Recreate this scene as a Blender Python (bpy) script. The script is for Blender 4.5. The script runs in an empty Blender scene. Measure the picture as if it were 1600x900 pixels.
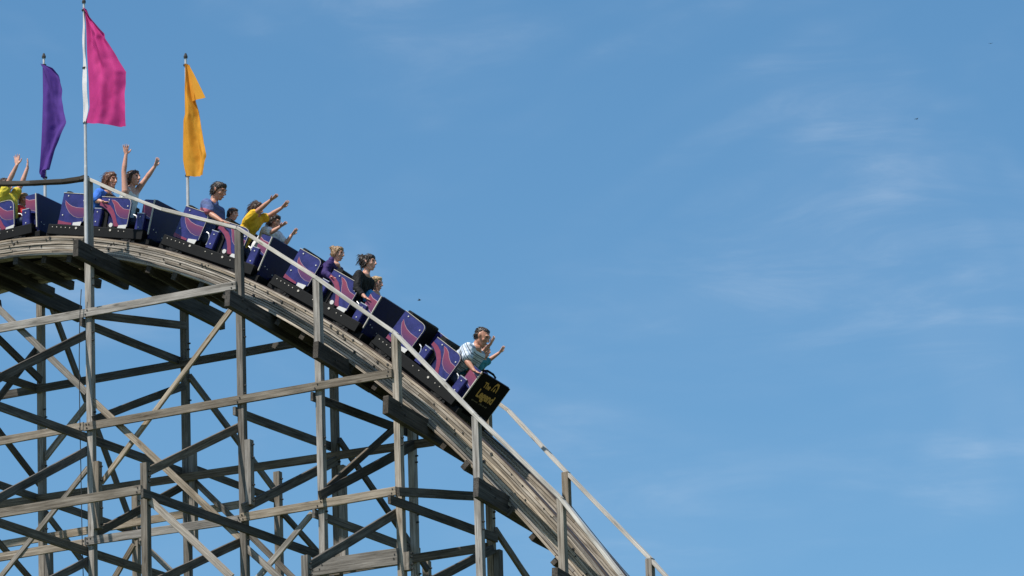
import bpy, bmesh, math, random
from mathutils import Vector, Matrix, Quaternion, noise
random.seed(7)
scene = bpy.context.scene
COL = scene.collection
V3 = Vector

# ------------------------------------------------------------------ camera
FPX, TH, EL, RO = 9000.0, 0.5035, 0.2712, -0.0321
_r = V3((math.cos(TH), math.sin(TH), 0))
_f = V3((-math.sin(TH)*math.cos(EL), math.cos(TH)*math.cos(EL), math.sin(EL)))
_u = _r.cross(_f)
RV = _r*math.cos(RO) + _u*math.sin(RO)
UV = _u*math.cos(RO) - _r*math.sin(RO)
FV = _f
CAM = V3((45.54386, -69.59226, 1.7))
cam_data = bpy.data.cameras.new('camera')
cam_data.sensor_width = 36.0
cam_data.lens = FPX/1600*36.0
cam_data.clip_end = 6000
cam_data.clip_start = 1.0
cam = bpy.data.objects.new('camera', cam_data)
COL.objects.link(cam)
cam.matrix_world = Matrix(((RV.x, UV.x, -FV.x, CAM.x), (RV.y, UV.y, -FV.y, CAM.y), (RV.z, UV.z, -FV.z, CAM.z), (0, 0, 0, 1)))
scene.camera = cam
scene.render.resolution_x, scene.render.resolution_y = 1024, 576

# ------------------------------------------------------------------ sky and sun
SUN = V3((-0.16, -0.50, 0.85)).normalized()
world = bpy.data.worlds.new('World')
scene.world = world
world.use_nodes = True
wn, wl = world.node_tree.nodes, world.node_tree.links
wn.clear()
w_out = wn.new('ShaderNodeOutputWorld')
w_bg = wn.new('ShaderNodeBackground')
w_sky = wn.new('ShaderNodeTexSky')
w_sky.sky_type = 'NISHITA'
w_sky.sun_disc = False
w_sky.sun_elevation = math.asin(SUN.z)
w_sky.sun_rotation = math.atan2(SUN.x, SUN.y)
w_sky.altitude = 400
w_sky.air_density = 1.0
w_sky.dust_density = 0.6
w_sky.ozone_density = 3.0
w_bg.inputs['Strength'].default_value = 0.113
w_tc = wn.new('ShaderNodeTexCoord')
def cirrus(scale, loc, stretch, lo, hi, detail, rot):
    m = wn.new('ShaderNodeMapping'); m.inputs['Location'].default_value = loc
    m.inputs['Scale'].default_value = stretch
    m.inputs['Rotation'].default_value = rot
    n = wn.new('ShaderNodeTexNoise'); n.inputs['Scale'].default_value = scale
    n.inputs['Detail'].default_value = detail; n.inputs['Roughness'].default_value = 0.62
    n.inputs['Distortion'].default_value = 0.5
    r = wn.new('ShaderNodeMapRange'); r.inputs[1].default_value = lo; r.inputs[2].default_value = hi
    r.interpolation_type = 'SMOOTHSTEP'
    wl.new(w_tc.outputs['Generated'], m.inputs['Vector']); wl.new(m.outputs[0], n.inputs['Vector'])
    wl.new(n.outputs['Fac'], r.inputs[0])
    return r.outputs[0]
c_big = cirrus(9.0, (3.084, 0.369, 1.779), (1.0, 1.0, 1.9), 0.44, 0.80, 4, (0.0, 0.25, 0.0))
c_fine = cirrus(30.0, (0.601, 2.269, 5.305), (0.8, 0.8, 3.6), 0.40, 0.74, 10, (0.0, 0.45, 0.0))
w_mul = wn.new('ShaderNodeMath'); w_mul.operation = 'MULTIPLY'
wl.new(c_big, w_mul.inputs[0]); wl.new(c_fine, w_mul.inputs[1])
w_s1 = wn.new('ShaderNodeMath'); w_s1.operation = 'MULTIPLY_ADD'
w_s1.inputs[1].default_value = 0.33
wl.new(w_mul.outputs[0], w_s1.inputs[0])
w_s2 = wn.new('ShaderNodeMath'); w_s2.operation = 'MULTIPLY'; w_s2.inputs[1].default_value = 0.08
wl.new(c_big, w_s2.inputs[0]); wl.new(w_s2.outputs[0], w_s1.inputs[2])
w_mix = wn.new('ShaderNodeMixRGB')
w_mix.inputs['Color2'].default_value = (6.5, 7.0, 7.6, 1)
w_hsv = wn.new('ShaderNodeHueSaturation')
w_hsv.inputs['Saturation'].default_value = 1.20
w_hsv.inputs['Hue'].default_value = 0.491
wl.new(w_sky.outputs[0], w_hsv.inputs['Color'])
wl.new(w_s1.outputs[0], w_mix.inputs['Fac']); wl.new(w_hsv.outputs[0], w_mix.inputs['Color1'])
wl.new(w_mix.outputs[0], w_bg.inputs['Color']); wl.new(w_bg.outputs[0], w_out.inputs['Surface'])

sun_data = bpy.data.lights.new('sun', 'SUN')
sun_data.energy = 5.0
sun_data.angle = math.radians(0.53)
sun_data.color = (1.0, 0.95, 0.87)
sun_ob = bpy.data.objects.new('sun', sun_data)
COL.objects.link(sun_ob)
sun_ob.rotation_euler = SUN.to_track_quat('Z', 'Y').to_euler()
sun_ob.location = (0, 0, 60)

vs = scene.view_settings
vs.view_transform = 'Standard'; vs.look = 'None'; vs.gamma = 1.0; vs.exposure = 0.22
vs.use_curve_mapping = False

# ------------------------------------------------------------------ pixel (1600x900) -> place
def ray(px, py): return FV + RV*((px-800)/FPX) - UV*((py-450)/FPX)
def P(px, py, Y):
    d = ray(px, py); return CAM + d*((Y-CAM.y)/d.y)
def PX(px, py, X):
    d = ray(px, py); return CAM + d*((X-CAM.x)/d.x)

# ------------------------------------------------------------------ materials
def new_mat(name):
    m = bpy.data.materials.new(name); m.use_nodes = True
    nt = m.node_tree
    return m, nt.nodes, nt.links, nt.nodes['Principled BSDF']
def ramp(nodes, stops):
    r = nodes.new('ShaderNodeValToRGB'); cr = r.color_ramp
    while len(cr.elements) < len(stops): cr.elements.new(0.5)
    for e, (p, c) in zip(cr.elements, stops): e.position = p; e.color = (*c, 1)
    return r
def wood_mat(name, dark, mid, light, vary=0.35, warm=0.3):
    m, n, l, b = new_mat(name)
    at = n.new('ShaderNodeAttribute'); at.attribute_name = 'grain'
    mp = n.new('ShaderNodeMapping'); mp.inputs['Scale'].default_value = (0.9, 26, 26)
    n1 = n.new('ShaderNodeTexNoise'); n1.inputs['Scale'].default_value = 1.6; n1.inputs['Detail'].default_value = 9; n1.inputs['Roughness'].default_value = 0.72; n1.inputs['Distortion'].default_value = 0.35
    l.new(at.outputs['Vector'], mp.inputs[0]); l.new(mp.outputs[0], n1.inputs['Vector'])
    r1 = ramp(n, [(0.36, dark), (0.52, mid), (0.72, light)])
    l.new(n1.outputs['Fac'], r1.inputs[0])
    # blotchy weathering
    mp2 = n.new('ShaderNodeMapping'); mp2.inputs['Scale'].default_value = (1.3, 5, 5)
    n2 = n.new('ShaderNodeTexNoise'); n2.inputs['Scale'].default_value = 1.5; n2.inputs['Detail'].default_value = 5
    l.new(at.outputs['Vector'], mp2.inputs[0]); l.new(mp2.outputs[0], n2.inputs['Vector'])
    r2 = ramp(n, [(0.32, (0.55, 0.53, 0.50)), (0.62, (1.06, 1.05, 1.04))])
    l.new(n2.outputs['Fac'], r2.inputs[0])
    mx = n.new('ShaderNodeMixRGB'); mx.blend_type = 'MULTIPLY'; mx.inputs[0].default_value = 0.8
    l.new(r1.outputs[0], mx.inputs[1]); l.new(r2.outputs[0], mx.inputs[2])
    # knots
    mp3 = n.new('ShaderNodeMapping'); mp3.inputs['Scale'].default_value = (2.2, 9, 9)
    vo = n.new('ShaderNodeTexVoronoi'); vo.inputs['Scale'].default_value = 1.0
    l.new(at.outputs['Vector'], mp3.inputs[0]); l.new(mp3.outputs[0], vo.inputs['Vector'])
    r3 = ramp(n, [(0.05, (0.35, 0.30, 0.26)), (0.16, (1, 1, 1))])
    l.new(vo.outputs['Distance'], r3.inputs[0])
    mk = n.new('ShaderNodeMixRGB'); mk.blend_type = 'MULTIPLY'; mk.inputs[0].default_value = 0.75
    l.new(mx.outputs[0], mk.inputs[1]); l.new(r3.outputs[0], mk.inputs[2])
    # per piece difference
    oi = n.new('ShaderNodeObjectInfo')
    mr = n.new('ShaderNodeMapRange'); mr.inputs[3].default_value = 1-vary; mr.inputs[4].default_value = 1+vary*0.6
    l.new(oi.outputs['Random'], mr.inputs[0])
    hs = n.new('ShaderNodeHueSaturation')
    l.new(mr.outputs[0], hs.inputs['Value'])
    ms = n.new('ShaderNodeMath'); ms.operation = 'FRACT'
    mm = n.new('ShaderNodeMath'); mm.operation = 'MULTIPLY'; mm.inputs[1].default_value = 7.31
    l.new(oi.outputs['Random'], mm.inputs[0]); l.new(mm.outputs[0], ms.inputs[0])
    mr2 = n.new('ShaderNodeMapRange'); mr2.inputs[3].default_value = 1-warm; mr2.inputs[4].default_value = 1+warm
    l.new(ms.outputs[0], mr2.inputs[0]); l.new(mr2.outputs[0], hs.inputs['Saturation'])
    l.new(mk.outputs[0], hs.inputs['Color'])
    l.new(hs.outputs[0], b.inputs['Base Color'])
    b.inputs['Roughness'].default_value = 0.85
    b.inputs['Specular IOR Level'].default_value = 0.25
    bp = n.new('ShaderNodeBump'); bp.inputs['Strength'].default_value = 0.5; bp.inputs['Distance'].default_value = 0.01
    l.new(n1.outputs['Fac'], bp.inputs['Height']); l.new(bp.outputs[0], b.inputs['Normal'])
    return m
def paint(name, col, rough=0.35, spec=0.5, coat=0.0, dirt=0.25, metal=0.0):
    m, n, l, b = new_mat(name)
    tc = n.new('ShaderNodeTexCoord')
    nz = n.new('ShaderNodeTexNoise'); nz.inputs['Scale'].default_value = 9; nz.inputs['Detail'].default_value = 7; nz.inputs['Roughness'].default_value = 0.65
    l.new(tc.outputs['Object'], nz.inputs['Vector'])
    r = ramp(n, [(0.35, tuple(c*(1-dirt) for c in col)), (0.65, tuple(min(1, c*(1+dirt*0.4)) for c in col))])
    l.new(nz.outputs['Fac'], r.inputs[0]); l.new(r.outputs[0], b.inputs['Base Color'])
    rr = n.new('ShaderNodeMapRange'); rr.inputs[3].default_value = rough*0.8; rr.inputs[4].default_value = min(1, rough*1.35)
    l.new(nz.outputs['Fac'], rr.inputs[0]); l.new(rr.outputs[0], b.inputs['Roughness'])
    b.inputs['Specular IOR Level'].default_value = spec
    b.inputs['Coat Weight'].default_value = coat
    b.inputs['Metallic'].default_value = metal
    return m
def fabric(name, col, trans=0.0, wr=0.12, scale=30):
    m, n, l, b = new_mat(name)
    tc = n.new('ShaderNodeTexCoord')
    nz = n.new('ShaderNodeTexNoise'); nz.inputs['Scale'].default_value = scale; nz.inputs['Detail'].default_value = 5
    l.new(tc.outputs['Object'], nz.inputs['Vector'])
    r = ramp(n, [(0.3, tuple(c*(1-wr) for c in col)), (0.7, tuple(min(1, c*(1+wr)) for c in col))])
    l.new(nz.outputs['Fac'], r.inputs[0]); l.new(r.outputs[0], b.inputs['Base Color'])
    b.inputs['Roughness'].default_value = 0.75
    b.inputs['Specular IOR Level'].default_value = 0.2
    bp = n.new('ShaderNodeBump'); bp.inputs['Strength'].default_value = 0.3; bp.inputs['Distance'].default_value = 0.01
    l.new(nz.outputs['Fac'], bp.inputs['Height']); l.new(bp.outputs[0], b.inputs['Normal'])
    if trans:
        t = n.new('ShaderNodeBsdfTranslucent'); l.new(r.outputs[0], t.inputs['Color'])
        mx = n.new('ShaderNodeMixShader'); mx.inputs[0].default_value = trans
        l.new(b.outputs[0], mx.inputs[1]); l.new(t.outputs[0], mx.inputs[2])
        l.new(mx.outputs[0], n['Material Output'].inputs['Surface'])
    return m
def stripes(name, stops, axis, freq, offset=0.0, base_scale=1.0):
    """woven stripes along one axis of the piece's own coordinates"""
    m, n, l, b = new_mat(name)
    at = n.new('ShaderNodeAttribute'); at.attribute_name = 'grain'
    sp = n.new('ShaderNodeSeparateXYZ'); l.new(at.outputs['Vector'], sp.inputs[0])
    ma = n.new('ShaderNodeMath'); ma.operation = 'MULTIPLY_ADD'; ma.inputs[1].default_value = freq; ma.inputs[2].default_value = offset
    l.new(sp.outputs[axis], ma.inputs[0])
    fr = n.new('ShaderNodeMath'); fr.operation = 'FRACT'; l.new(ma.outputs[0], fr.inputs[0])
    r = ramp(n, stops); r.color_ramp.interpolation = 'CONSTANT'
    l.new(fr.outputs[0], r.inputs[0]); l.new(r.outputs[0], b.inputs['Base Color'])
    b.inputs['Roughness'].default_value = 0.8
    return m
def skin_mat(name, col):
    m, n, l, b = new_mat(name)
    tc = n.new('ShaderNodeTexCoord')
    nz = n.new('ShaderNodeTexNoise'); nz.inputs['Scale'].default_value = 14; nz.inputs['Detail'].default_value = 4
    l.new(tc.outputs['Object'], nz.inputs['Vector'])
    r = ramp(n, [(0.3, (col[0]*0.92, col[1]*0.82, col[2]*0.78)), (0.7, col)])
    l.new(nz.outputs['Fac'], r.inputs[0]); l.new(r.outputs[0], b.inputs['Base Color'])
    b.inputs['Roughness'].default_value = 0.5
    b.inputs['Subsurface Weight'].default_value = 0.15
    b.inputs['Subsurface Radius'].default_value = (0.02, 0.007, 0.004)
    b.inputs['Subsurface Scale'].default_value = 0.5
    return m
M = {}
M['wood'] = wood_mat('weathered_wood', (0.13, 0.109, 0.087), (0.30, 0.264, 0.222), (0.45, 0.408, 0.352), 0.48, 0.45)
M['rail_wood'] = wood_mat('handrail_wood', (0.36, 0.33, 0.29), (0.56, 0.53, 0.48), (0.70, 0.67, 0.62), 0.12, 0.2)
M['plank'] = wood_mat('laminated_plank_wood', (0.10, 0.078, 0.058), (0.38, 0.325, 0.262), (0.59, 0.52, 0.435), 0.38, 0.3)
M['shaded_wood'] = wood_mat('shaded_timber', (0.055, 0.047, 0.039), (0.14, 0.121, 0.101), (0.235, 0.208, 0.177), 0.45, 0.45)  # wood copy, darkened to carry the shade on rear girts and cross ties
M['deep_shade_wood'] = wood_mat('deep_shade_timber', (0.028, 0.024, 0.02), (0.07, 0.06, 0.05), (0.125, 0.11, 0.093), 0.3, 0.3)  # darker still: shade under the track painted into the colour; also left handrail
M['iron'] = paint('dark_iron', (0.03, 0.028, 0.026), 0.6, 0.4, 0, 0.4)
M['rust'] = paint('greasy_rusty_steel', (0.05, 0.032, 0.022), 0.5, 0.5, 0, 0.5)
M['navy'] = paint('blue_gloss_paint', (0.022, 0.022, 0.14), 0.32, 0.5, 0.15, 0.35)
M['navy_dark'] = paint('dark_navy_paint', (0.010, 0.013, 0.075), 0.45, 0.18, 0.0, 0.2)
M['black'] = paint('black_paint', (0.0035, 0.0035, 0.004), 0.6, 0.05, 0.0, 0.3)
M['chassis'] = paint('black_chassis_paint', (0.0055, 0.006, 0.0065), 0.6, 0.18, 0.0, 0.4)
M['vinyl'] = paint('black_vinyl', (0.006, 0.006, 0.0065), 0.55, 0.2, 0.0, 0.2)
M['rubber'] = paint('black_rubber', (0.012, 0.012, 0.012), 0.7, 0.3, 0, 0.3)
M['cream'] = paint('cream_trim', (0.50, 0.46, 0.40), 0.45, 0.5, 0, 0.12)
M['white'] = paint('white_paint', (0.60, 0.59, 0.56), 0.4, 0.5, 0, 0.08)
M['steel'] = paint('bright_steel', (0.55, 0.55, 0.55), 0.35, 0.5, 0, 0.15, 0.6)
M['gold'] = paint('gold_lettering', (0.50, 0.26, 0.045), 0.45, 0.5, 0, 0.15)
M['tan'] = paint('tan_lettering', (0.22, 0.17, 0.10), 0.5, 0.4, 0, 0.2)
M['pole'] = paint('galvanised_pole', (0.55, 0.54, 0.53), 0.4, 0.5, 0, 0.15, 0.2)
M['pink_flag'] = fabric('magenta_flag_cloth', (0.60, 0.048, 0.24), 0.36, 0.06, 5)
M['purple_flag'] = fabric('purple_flag_cloth', (0.115, 0.05, 0.29), 0.35, 0.06, 5)
M['orange_flag'] = fabric('orange_flag_cloth', (0.80, 0.36, 0.035), 0.38, 0.06, 5)
M['sleeve'] = fabric('white_flag_sleeve', (0.75, 0.72, 0.72), 0.2, 0.08, 9)
# swoosh: red print that runs into purple
def swoosh_mat():
    m, n, l, b = new_mat('red_to_purple_print')
    tc = n.new('ShaderNodeTexCoord'); sp = n.new('ShaderNodeSeparateXYZ')
    l.new(tc.outputs['Object'], sp.inputs[0])
    mr = n.new('ShaderNodeMapRange'); mr.inputs[1].default_value = 0.30; mr.inputs[2].default_value = 0.66
    l.new(sp.outputs['Z'], mr.inputs[0])
    r = ramp(n, [(0.0, (0.028, 0.024, 0.13)), (0.42, (0.10, 0.03, 0.10)), (1.0, (0.24, 0.04, 0.075))])
    l.new(mr.outputs[0], r.inputs[0]); l.new(r.outputs[0], b.inputs['Base Color'])
    b.inputs['Roughness'].default_value = 0.35
    return m
M['swoosh'] = swoosh_mat()
M['stripe_red'] = paint('red_print', (0.22, 0.035, 0.075), 0.35, 0.5, 0, 0.12)
M['outline'] = paint('pale_outline_print', (0.42, 0.27, 0.30), 0.4, 0.5, 0, 0.08)
M['skin'] = skin_mat('skin', (0.60, 0.335, 0.245))
M['skin_tan'] = skin_mat('tanned_skin', (0.50, 0.255, 0.170))
M['eye'] = paint('eye', (0.03, 0.02, 0.015), 0.2, 0.5, 0, 0.1)
M['lip'] = paint('lips', (0.38, 0.12, 0.10), 0.5, 0.4, 0, 0.1)
M['jeans'] = fabric('dark_denim', (0.035, 0.045, 0.08), 0, 0.25, 40)
def hair_mat(name, col):
    m, n, l, b = new_mat(name)
    tc = n.new('ShaderNodeTexCoord')
    mp = n.new('ShaderNodeMapping'); mp.inputs['Scale'].default_value = (60, 60, 14)
    nz = n.new('ShaderNodeTexNoise'); nz.inputs['Scale'].default_value = 1.5; nz.inputs['Detail'].default_value = 5
    l.new(tc.outputs['Object'], mp.inputs[0]); l.new(mp.outputs[0], nz.inputs['Vector'])
    r = ramp(n, [(0.3, tuple(c*0.45 for c in col)), (0.7, tuple(min(1, c*1.4) for c in col))])
    l.new(nz.outputs['Fac'], r.inputs[0]); l.new(r.outputs[0], b.inputs['Base Color'])
    b.inputs['Roughness'].default_value = 0.45
    bp = n.new('ShaderNodeBump'); bp.inputs['Strength'].default_value = 0.7; bp.inputs['Distance'].default_value = 0.006
    l.new(nz.outputs['Fac'], bp.inputs['Height']); l.new(bp.outputs[0], b.inputs['Normal'])
    return m
M['hair_dark'] = hair_mat('dark_brown_hair', (0.022, 0.014, 0.010))
M['hair_brown'] = hair_mat('brown_hair', (0.055, 0.028, 0.016))
M['hair_auburn'] = hair_mat('auburn_hair', (0.13, 0.050, 0.022))
M['hair_blond'] = hair_mat('blond_hair', (0.46, 0.32, 0.17))
M['hair_fair'] = hair_mat('dark_blond_hair', (0.30, 0.19, 0.10))

# ------------------------------------------------------------------ mesh helpers
class MB:
    def __init__(s): s.v = []; s.f = []
    def add(s, vs, fs):
        o = len(s.v); s.v += [tuple(x) for x in vs]; s.f += [tuple(i+o for i in q) for q in fs]; return s
    def box(s, a, b):
        x0, y0, z0 = a; x1, y1, z1 = b
        return s.add([(x0,y0,z0),(x1,y0,z0),(x1,y1,z0),(x0,y1,z0),(x0,y0,z1),(x1,y0,z1),(x1,y1,z1),(x0,y1,z1)],
                     [(0,3,2,1),(4,5,6,7),(0,1,5,4),(1,2,6,5),(2,3,7,6),(3,0,4,7)])
    def cbox(s, a, b, c=0.006):
        """box with chamfered vertical-and-long edges (octagonal section about the longest axis)"""
        d = [b[i]-a[i] for i in range(3)]; ax = d.index(max(d)); i, j = [(1,2),(2,0),(0,1)][ax]
        sec = [(a[i]+c,a[j]),(b[i]-c,a[j]),(b[i],a[j]+c),(b[i],b[j]-c),(b[i]-c,b[j]),(a[i]+c,b[j]),(a[i],b[j]-c),(a[i],a[j]+c)]
        vs = []
        for e in (a[ax], b[ax]):
            for p, q in sec:
                w = [0,0,0]; w[ax] = e; w[i] = p; w[j] = q; vs.append(tuple(w))
        fs = [(k, (k+1)%8, 8+(k+1)%8, 8+k) for k in range(8)]
        fs += [tuple(range(7,-1,-1)), tuple(range(8,16))]
        return s.add(vs, fs)
    def prism(s, poly, y0, y1):
        """poly in (x,z), extruded along y"""
        n = len(poly)
        area = sum(poly[i][0]*poly[(i+1)%n][1]-poly[(i+1)%n][0]*poly[i][1] for i in range(n))
        if area < 0: poly = poly[::-1]
        vs = [(p[0], y0, p[1]) for p in poly] + [(p[0], y1, p[1]) for p in poly]
        fs = [tuple(range(n)), tuple(range(2*n-1, n-1, -1))]
        fs += [((i+1)%n, i, n+i, n+(i+1)%n) for i in range(n)]
        return s.add(vs, fs)
    def tube(s, pts, r, seg=8, caps=True):
        pts = [V3(p) for p in pts]; n = len(pts)
        rs = r if isinstance(r, (list, tuple)) else [r]*n
        ref = V3((0.13, 0.27, 0.95)); vs = []; prev = None
        for i, p in enumerate(pts):
            t = (pts[min(i+1, n-1)]-pts[max(i-1, 0)]).normalized()
            a = (prev - t*prev.dot(t)) if prev else ref.cross(t)
            if a.length < 1e-5: a = V3((1, 0, 0)).cross(t)
            a.normalize(); prev = a; c = t.cross(a)
            for k in range(seg):
                g = 2*math.pi*k/seg
                vs.append(p + (a*math.cos(g) + c*math.sin(g))*rs[i])
        fs = [(i*seg+k, i*seg+(k+1)%seg, (i+1)*seg+(k+1)%seg, (i+1)*seg+k) for i in range(n-1) for k in range(seg)]
        if caps: fs += [tuple(range(seg-1, -1, -1)), tuple(range((n-1)*seg, n*seg))]
        return s.add(vs, fs)
    def disc(s, c, axis, r, h, seg=10):
        c = V3(c); a = V3(axis).normalized()
        return s.tube([c, c+a*h], r, seg)
    def mesh(s, name, smooth=False):
        me = bpy.data.meshes.new(name); me.from_pydata(s.v, [], s.f); me.update()
        if smooth:
            for p in me.polygons: p.use_smooth = True
        return me
def link(name, me, mat, parent=None):
    o = bpy.data.objects.new(name, me); COL.objects.link(o)
    if mat is not None and me is not None and not me.materials: me.materials.append(mat)
    if parent is not None: o.parent = parent
    return o
def empty(name, mat4):
    o = bpy.data.objects.new(name, None); COL.objects.link(o); o.matrix_world = mat4; o.empty_display_size = 0.3
    return o
def tag(o, label, cat, group=None, kind=None):
    o['label'] = label; o['category'] = cat
    if group: o['group'] = group
    if kind: o['kind'] = kind
    return o
def set_grain(me, coords):
    at = me.attributes.new('grain', 'FLOAT_VECTOR', 'POINT')
    flat = []
    for c in coords: flat += [c[0], c[1], c[2]]
    at.data.foreach_set('vector', flat)

# ------------------------------------------------------------------ the ground
g = MB(); S = 3000.0; g.add([(-S,-S,0),(S,-S,0),(S,S,0),(-S,S,0)], [(0,1,2,3)])
gm, gn, gl, gb = new_mat('mown_grass')
gt = gn.new('ShaderNodeTexCoord'); gz = gn.new('ShaderNodeTexNoise'); gz.inputs['Scale'].default_value = 0.4; gz.inputs['Detail'].default_value = 8
gl.new(gt.outputs['Object'], gz.inputs['Vector'])
gr = ramp(gn, [(0.3, (0.035, 0.055, 0.018)), (0.7, (0.085, 0.11, 0.04))]); gl.new(gz.outputs['Fac'], gr.inputs[0]); gl.new(gr.outputs[0], gb.inputs['Base Color'])
gb.inputs['Roughness'].default_value = 0.9
ground = link('ground', g.mesh('ground'), gm); ground['kind'] = 'structure'; ground['label'] = 'mown grass field below the coaster'; ground['category'] = 'ground'

# ------------------------------------------------------------------ the track's own line
YC, VN = 1.32, -0.66
CT = [-0.0001428010369686144, 0.0012970355520752935, -0.060070123049177, -0.2881492714299963, 25.87928883257384]
CB = [-2.832747661828747e-05, 0.00030007403727094507, -0.06353794542812789, -0.28934780921268655, 25.605057758820948]
def pv(c, x):
    r = 0.0
    for a in c: r = r*x+a
    return r
def dpv(c, x): return (pv(c, x+1e-3)-pv(c, x-1e-3))/2e-3
def bank(X): return math.radians(2.0+4.5*max(0, min(1, (X+1)/4.0)))
def frame(X):
    T = V3((1, 0, dpv(CT, X))).normalized(); b = bank(X)
    B = V3((0, math.cos(b), -math.sin(b)))
    N = T.cross(B).normalized(); B = N.cross(T)
    O = V3((X, YC+VN, pv(CT, X))) - B*VN
    return O, T, B, N
def fmat(X):
    O, T, B, N = frame(X)
    return Matrix(((T.x, B.x, N.x, O.x), (T.y, B.y, N.y, O.y), (T.z, B.z, N.z, O.z), (0, 0, 0, 1)))
def thick(X):
    O, T, B, N = frame(X)
    return max(0.22, (pv(CT, X)-pv(CB, X))*T.x)

# ------------------------------------------------------------------ the wooden coaster
ROOT = V3((0, YC, 0))
coaster = empty('roller_coaster', Matrix.Translation(ROOT))
tag(coaster, 'weathered grey wooden roller coaster trestle with laminated track curving down to the right', 'roller coaster')
def beam(name, a, b, n, w, h, mat='wood', seg=5, jit=0.0025, parent=None, cham=0.004):
    """straight timber from a to b; n = direction of its thin side"""
    a = V3(a); b = V3(b); x = (b-a); L = x.length; x.normalize()
    y = V3(n); y = (y - x*y.dot(x)).normalized(); z = x.cross(y)
    sec = [(-w/2+cham,-h/2),(w/2-cham,-h/2),(w/2,-h/2+cham),(w/2,h/2-cham),(w/2-cham,h/2),(-w/2+cham,h/2),(-w/2,h/2-cham),(-w/2,-h/2+cham)]
    if L > 8: seg = 12
    bow = [random.uniform(-1, 1)*min(0.008, L*0.002) for _ in range(2)]
    vs = []; gr = []; off = V3((random.uniform(0, 50), random.uniform(0, 50), random.uniform(0, 50)))
    for i in range(seg+1):
        t = i/seg; k = math.sin(math.pi*t)
        for p, q in sec:
            v = V3((t*L, p+bow[0]*k+random.uniform(-jit, jit), q+bow[1]*k+random.uniform(-jit, jit)))
            if i in (0, seg): v.x += random.uniform(-0.004, 0.004)
            vs.append(v); gr.append(v+off)
    fs = [(i*8+k, i*8+(k+1)%8, (i+1)*8+(k+1)%8, (i+1)*8+k) for i in range(seg) for k in range(8)]
    fs += [tuple(range(7, -1, -1)), tuple(range(seg*8, seg*8+8))]
    me = bpy.data.meshes.new(name); me.from_pydata(vs, [], fs); me.update(); set_grain(me, gr)
    o = link(name, me, M[mat], parent or coaster)
    mw = Matrix(((x.x, y.x, z.x, a.x), (x.y, y.y, z.y, a.y), (x.z, y.z, z.z, a.z), (0, 0, 0, 1)))
    base = (parent.get('mw_loc') if parent else None)
    o.matrix_basis = Matrix.Translation(-ROOT) @ mw
    return o
def bolts_on(post, pts, r=0.013, h=0.05):
    mb = MB()
    for p, d in pts: mb.disc(V3(p), d, r, h, 6)
    me = mb.mesh('bolts'); o = link('bolts', me, M['iron'], post); o['kind'] = 'stuff'
    o.matrix_parent_inverse = post.matrix_basis.inverted() @ Matrix.Translation(-ROOT)
    return o

XS = {'a': -2.64, 'b': 0.0, 'c': 2.64, 'd': 3.97, 'e': 5.27, 'f': 6.56, 'g': 7.89, 'h': 9.25}
W = 2.64                              # bay depth
YO, YN, YR, YF = -2.65, 0.0, W, 5.30  # outer, near, rear, far row of posts
# near handrail line (X,z) at Y = 0 and rear handrail line
def zP(px, py, Y): q = P(px, py, Y); return (q.x, q.z)
near_rail = [(-5.4, 26.55), zP(-40, 288, 0), zP(0, 287.5, 0), zP(50, 286.5, 0), zP(100, 284, 0), zP(128, 280, 0), zP(137, 277, 0)]
near_rail2 = [zP(137, 279, 0), zP(200, 307, 0), zP(256, 328, 0), zP(372, 357, 0)]
pts_n = [zP(373, 357, 0), zP(496, 435, 0), zP(617, 520, 0), zP(742, 648, 0), zP(878, 780, 0), zP(972, 900, 0), (9.25, 18.75), (10.2, 17.2)]
def lerp_line(L, x):
    for (x0, z0), (x1, z1) in zip(L, L[1:]):
        if x0 <= x <= x1: return z0+(z1-z0)*(x-x0)/(x1-x0)
    return L[0][1] if x < L[0][0] else L[-1][1]
def rail_z(x):
    if x < near_rail[-1][0]: return lerp_line(near_rail, x)
    if x < near_rail2[-1][0]: return lerp_line(near_rail2, x)
    return lerp_line(pts_n, x)
far_pts = [zP(795, 642, YR), zP(886, 739, YR), zP(1017, 874, YR), zP(1043, 903, YR), (9.25, 18.6), (10.2, 17.0)]
def far_z(x):
    if x >= far_pts[0][0]: return lerp_line(far_pts, x)
    return rail_z(x) - W*math.tan(bank(x)) - 0.05
# --- posts
PS = 0.105
near_posts = {}
for k, x in XS.items():
    zt = rail_z(x)-0.01
    o = beam('post', (x, YN, 0), (x, YN, zt), (0, 1, 0), PS, PS); near_posts[k] = o
    o2 = beam('post', (x, YR, 0), (x, YR, far_z(x)-0.01), (0, 1, 0), PS, PS)
    pts = []
    for dz in (1.05, 1.16, 1.9, 2.02, 3.0, 3.12, 4.1, 4.22):
        pts.append(((x+PS/2-0.012, YN-0.02+random.uniform(-.02, .02), zt-dz-0.5), (1, 0, 0)))
    bolts_on(o, pts)
    pts = []
    for dz in (1.5, 1.6, 2.4, 2.52, 3.3, 3.42, 4.3, 4.42):
        pts.append(((x+PS/2-0.012, YR+random.uniform(-.02, .02), far_z(x)-dz-0.3), (1, 0, 0)))
    bolts_on(o2, pts)
for k, px, py in (('b', -8, 588), ('c', 227, 724), ('e', 478, 868)):
    z = PX(px, py, XS[k]).z
    o = beam('post', (XS[k], YO, 0), (XS[k], YO, z), (0, 1, 0), PS+.01, PS)
    bolts_on(o, [((XS[k]+PS/2-0.012, YO, z-d), (1, 0, 0)) for d in (0.12, 0.2, 0.28, 0.5, 0.62)])
for k, px, py in (('a', 213, 772), ('b', 435, 738), ('c', 667, 877)):
    z = PX(px, py, XS[k]).z
    o = beam('post', (XS[k], YF, 0), (XS[k], YF, z), (0, 1, 0), PS, PS)
    bolts_on(o, [((XS[k]+PS/2-0.012, YF, z-d), (1, 0, 0)) for d in (0.12, 0.24, 0.45, 0.57)])
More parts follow.
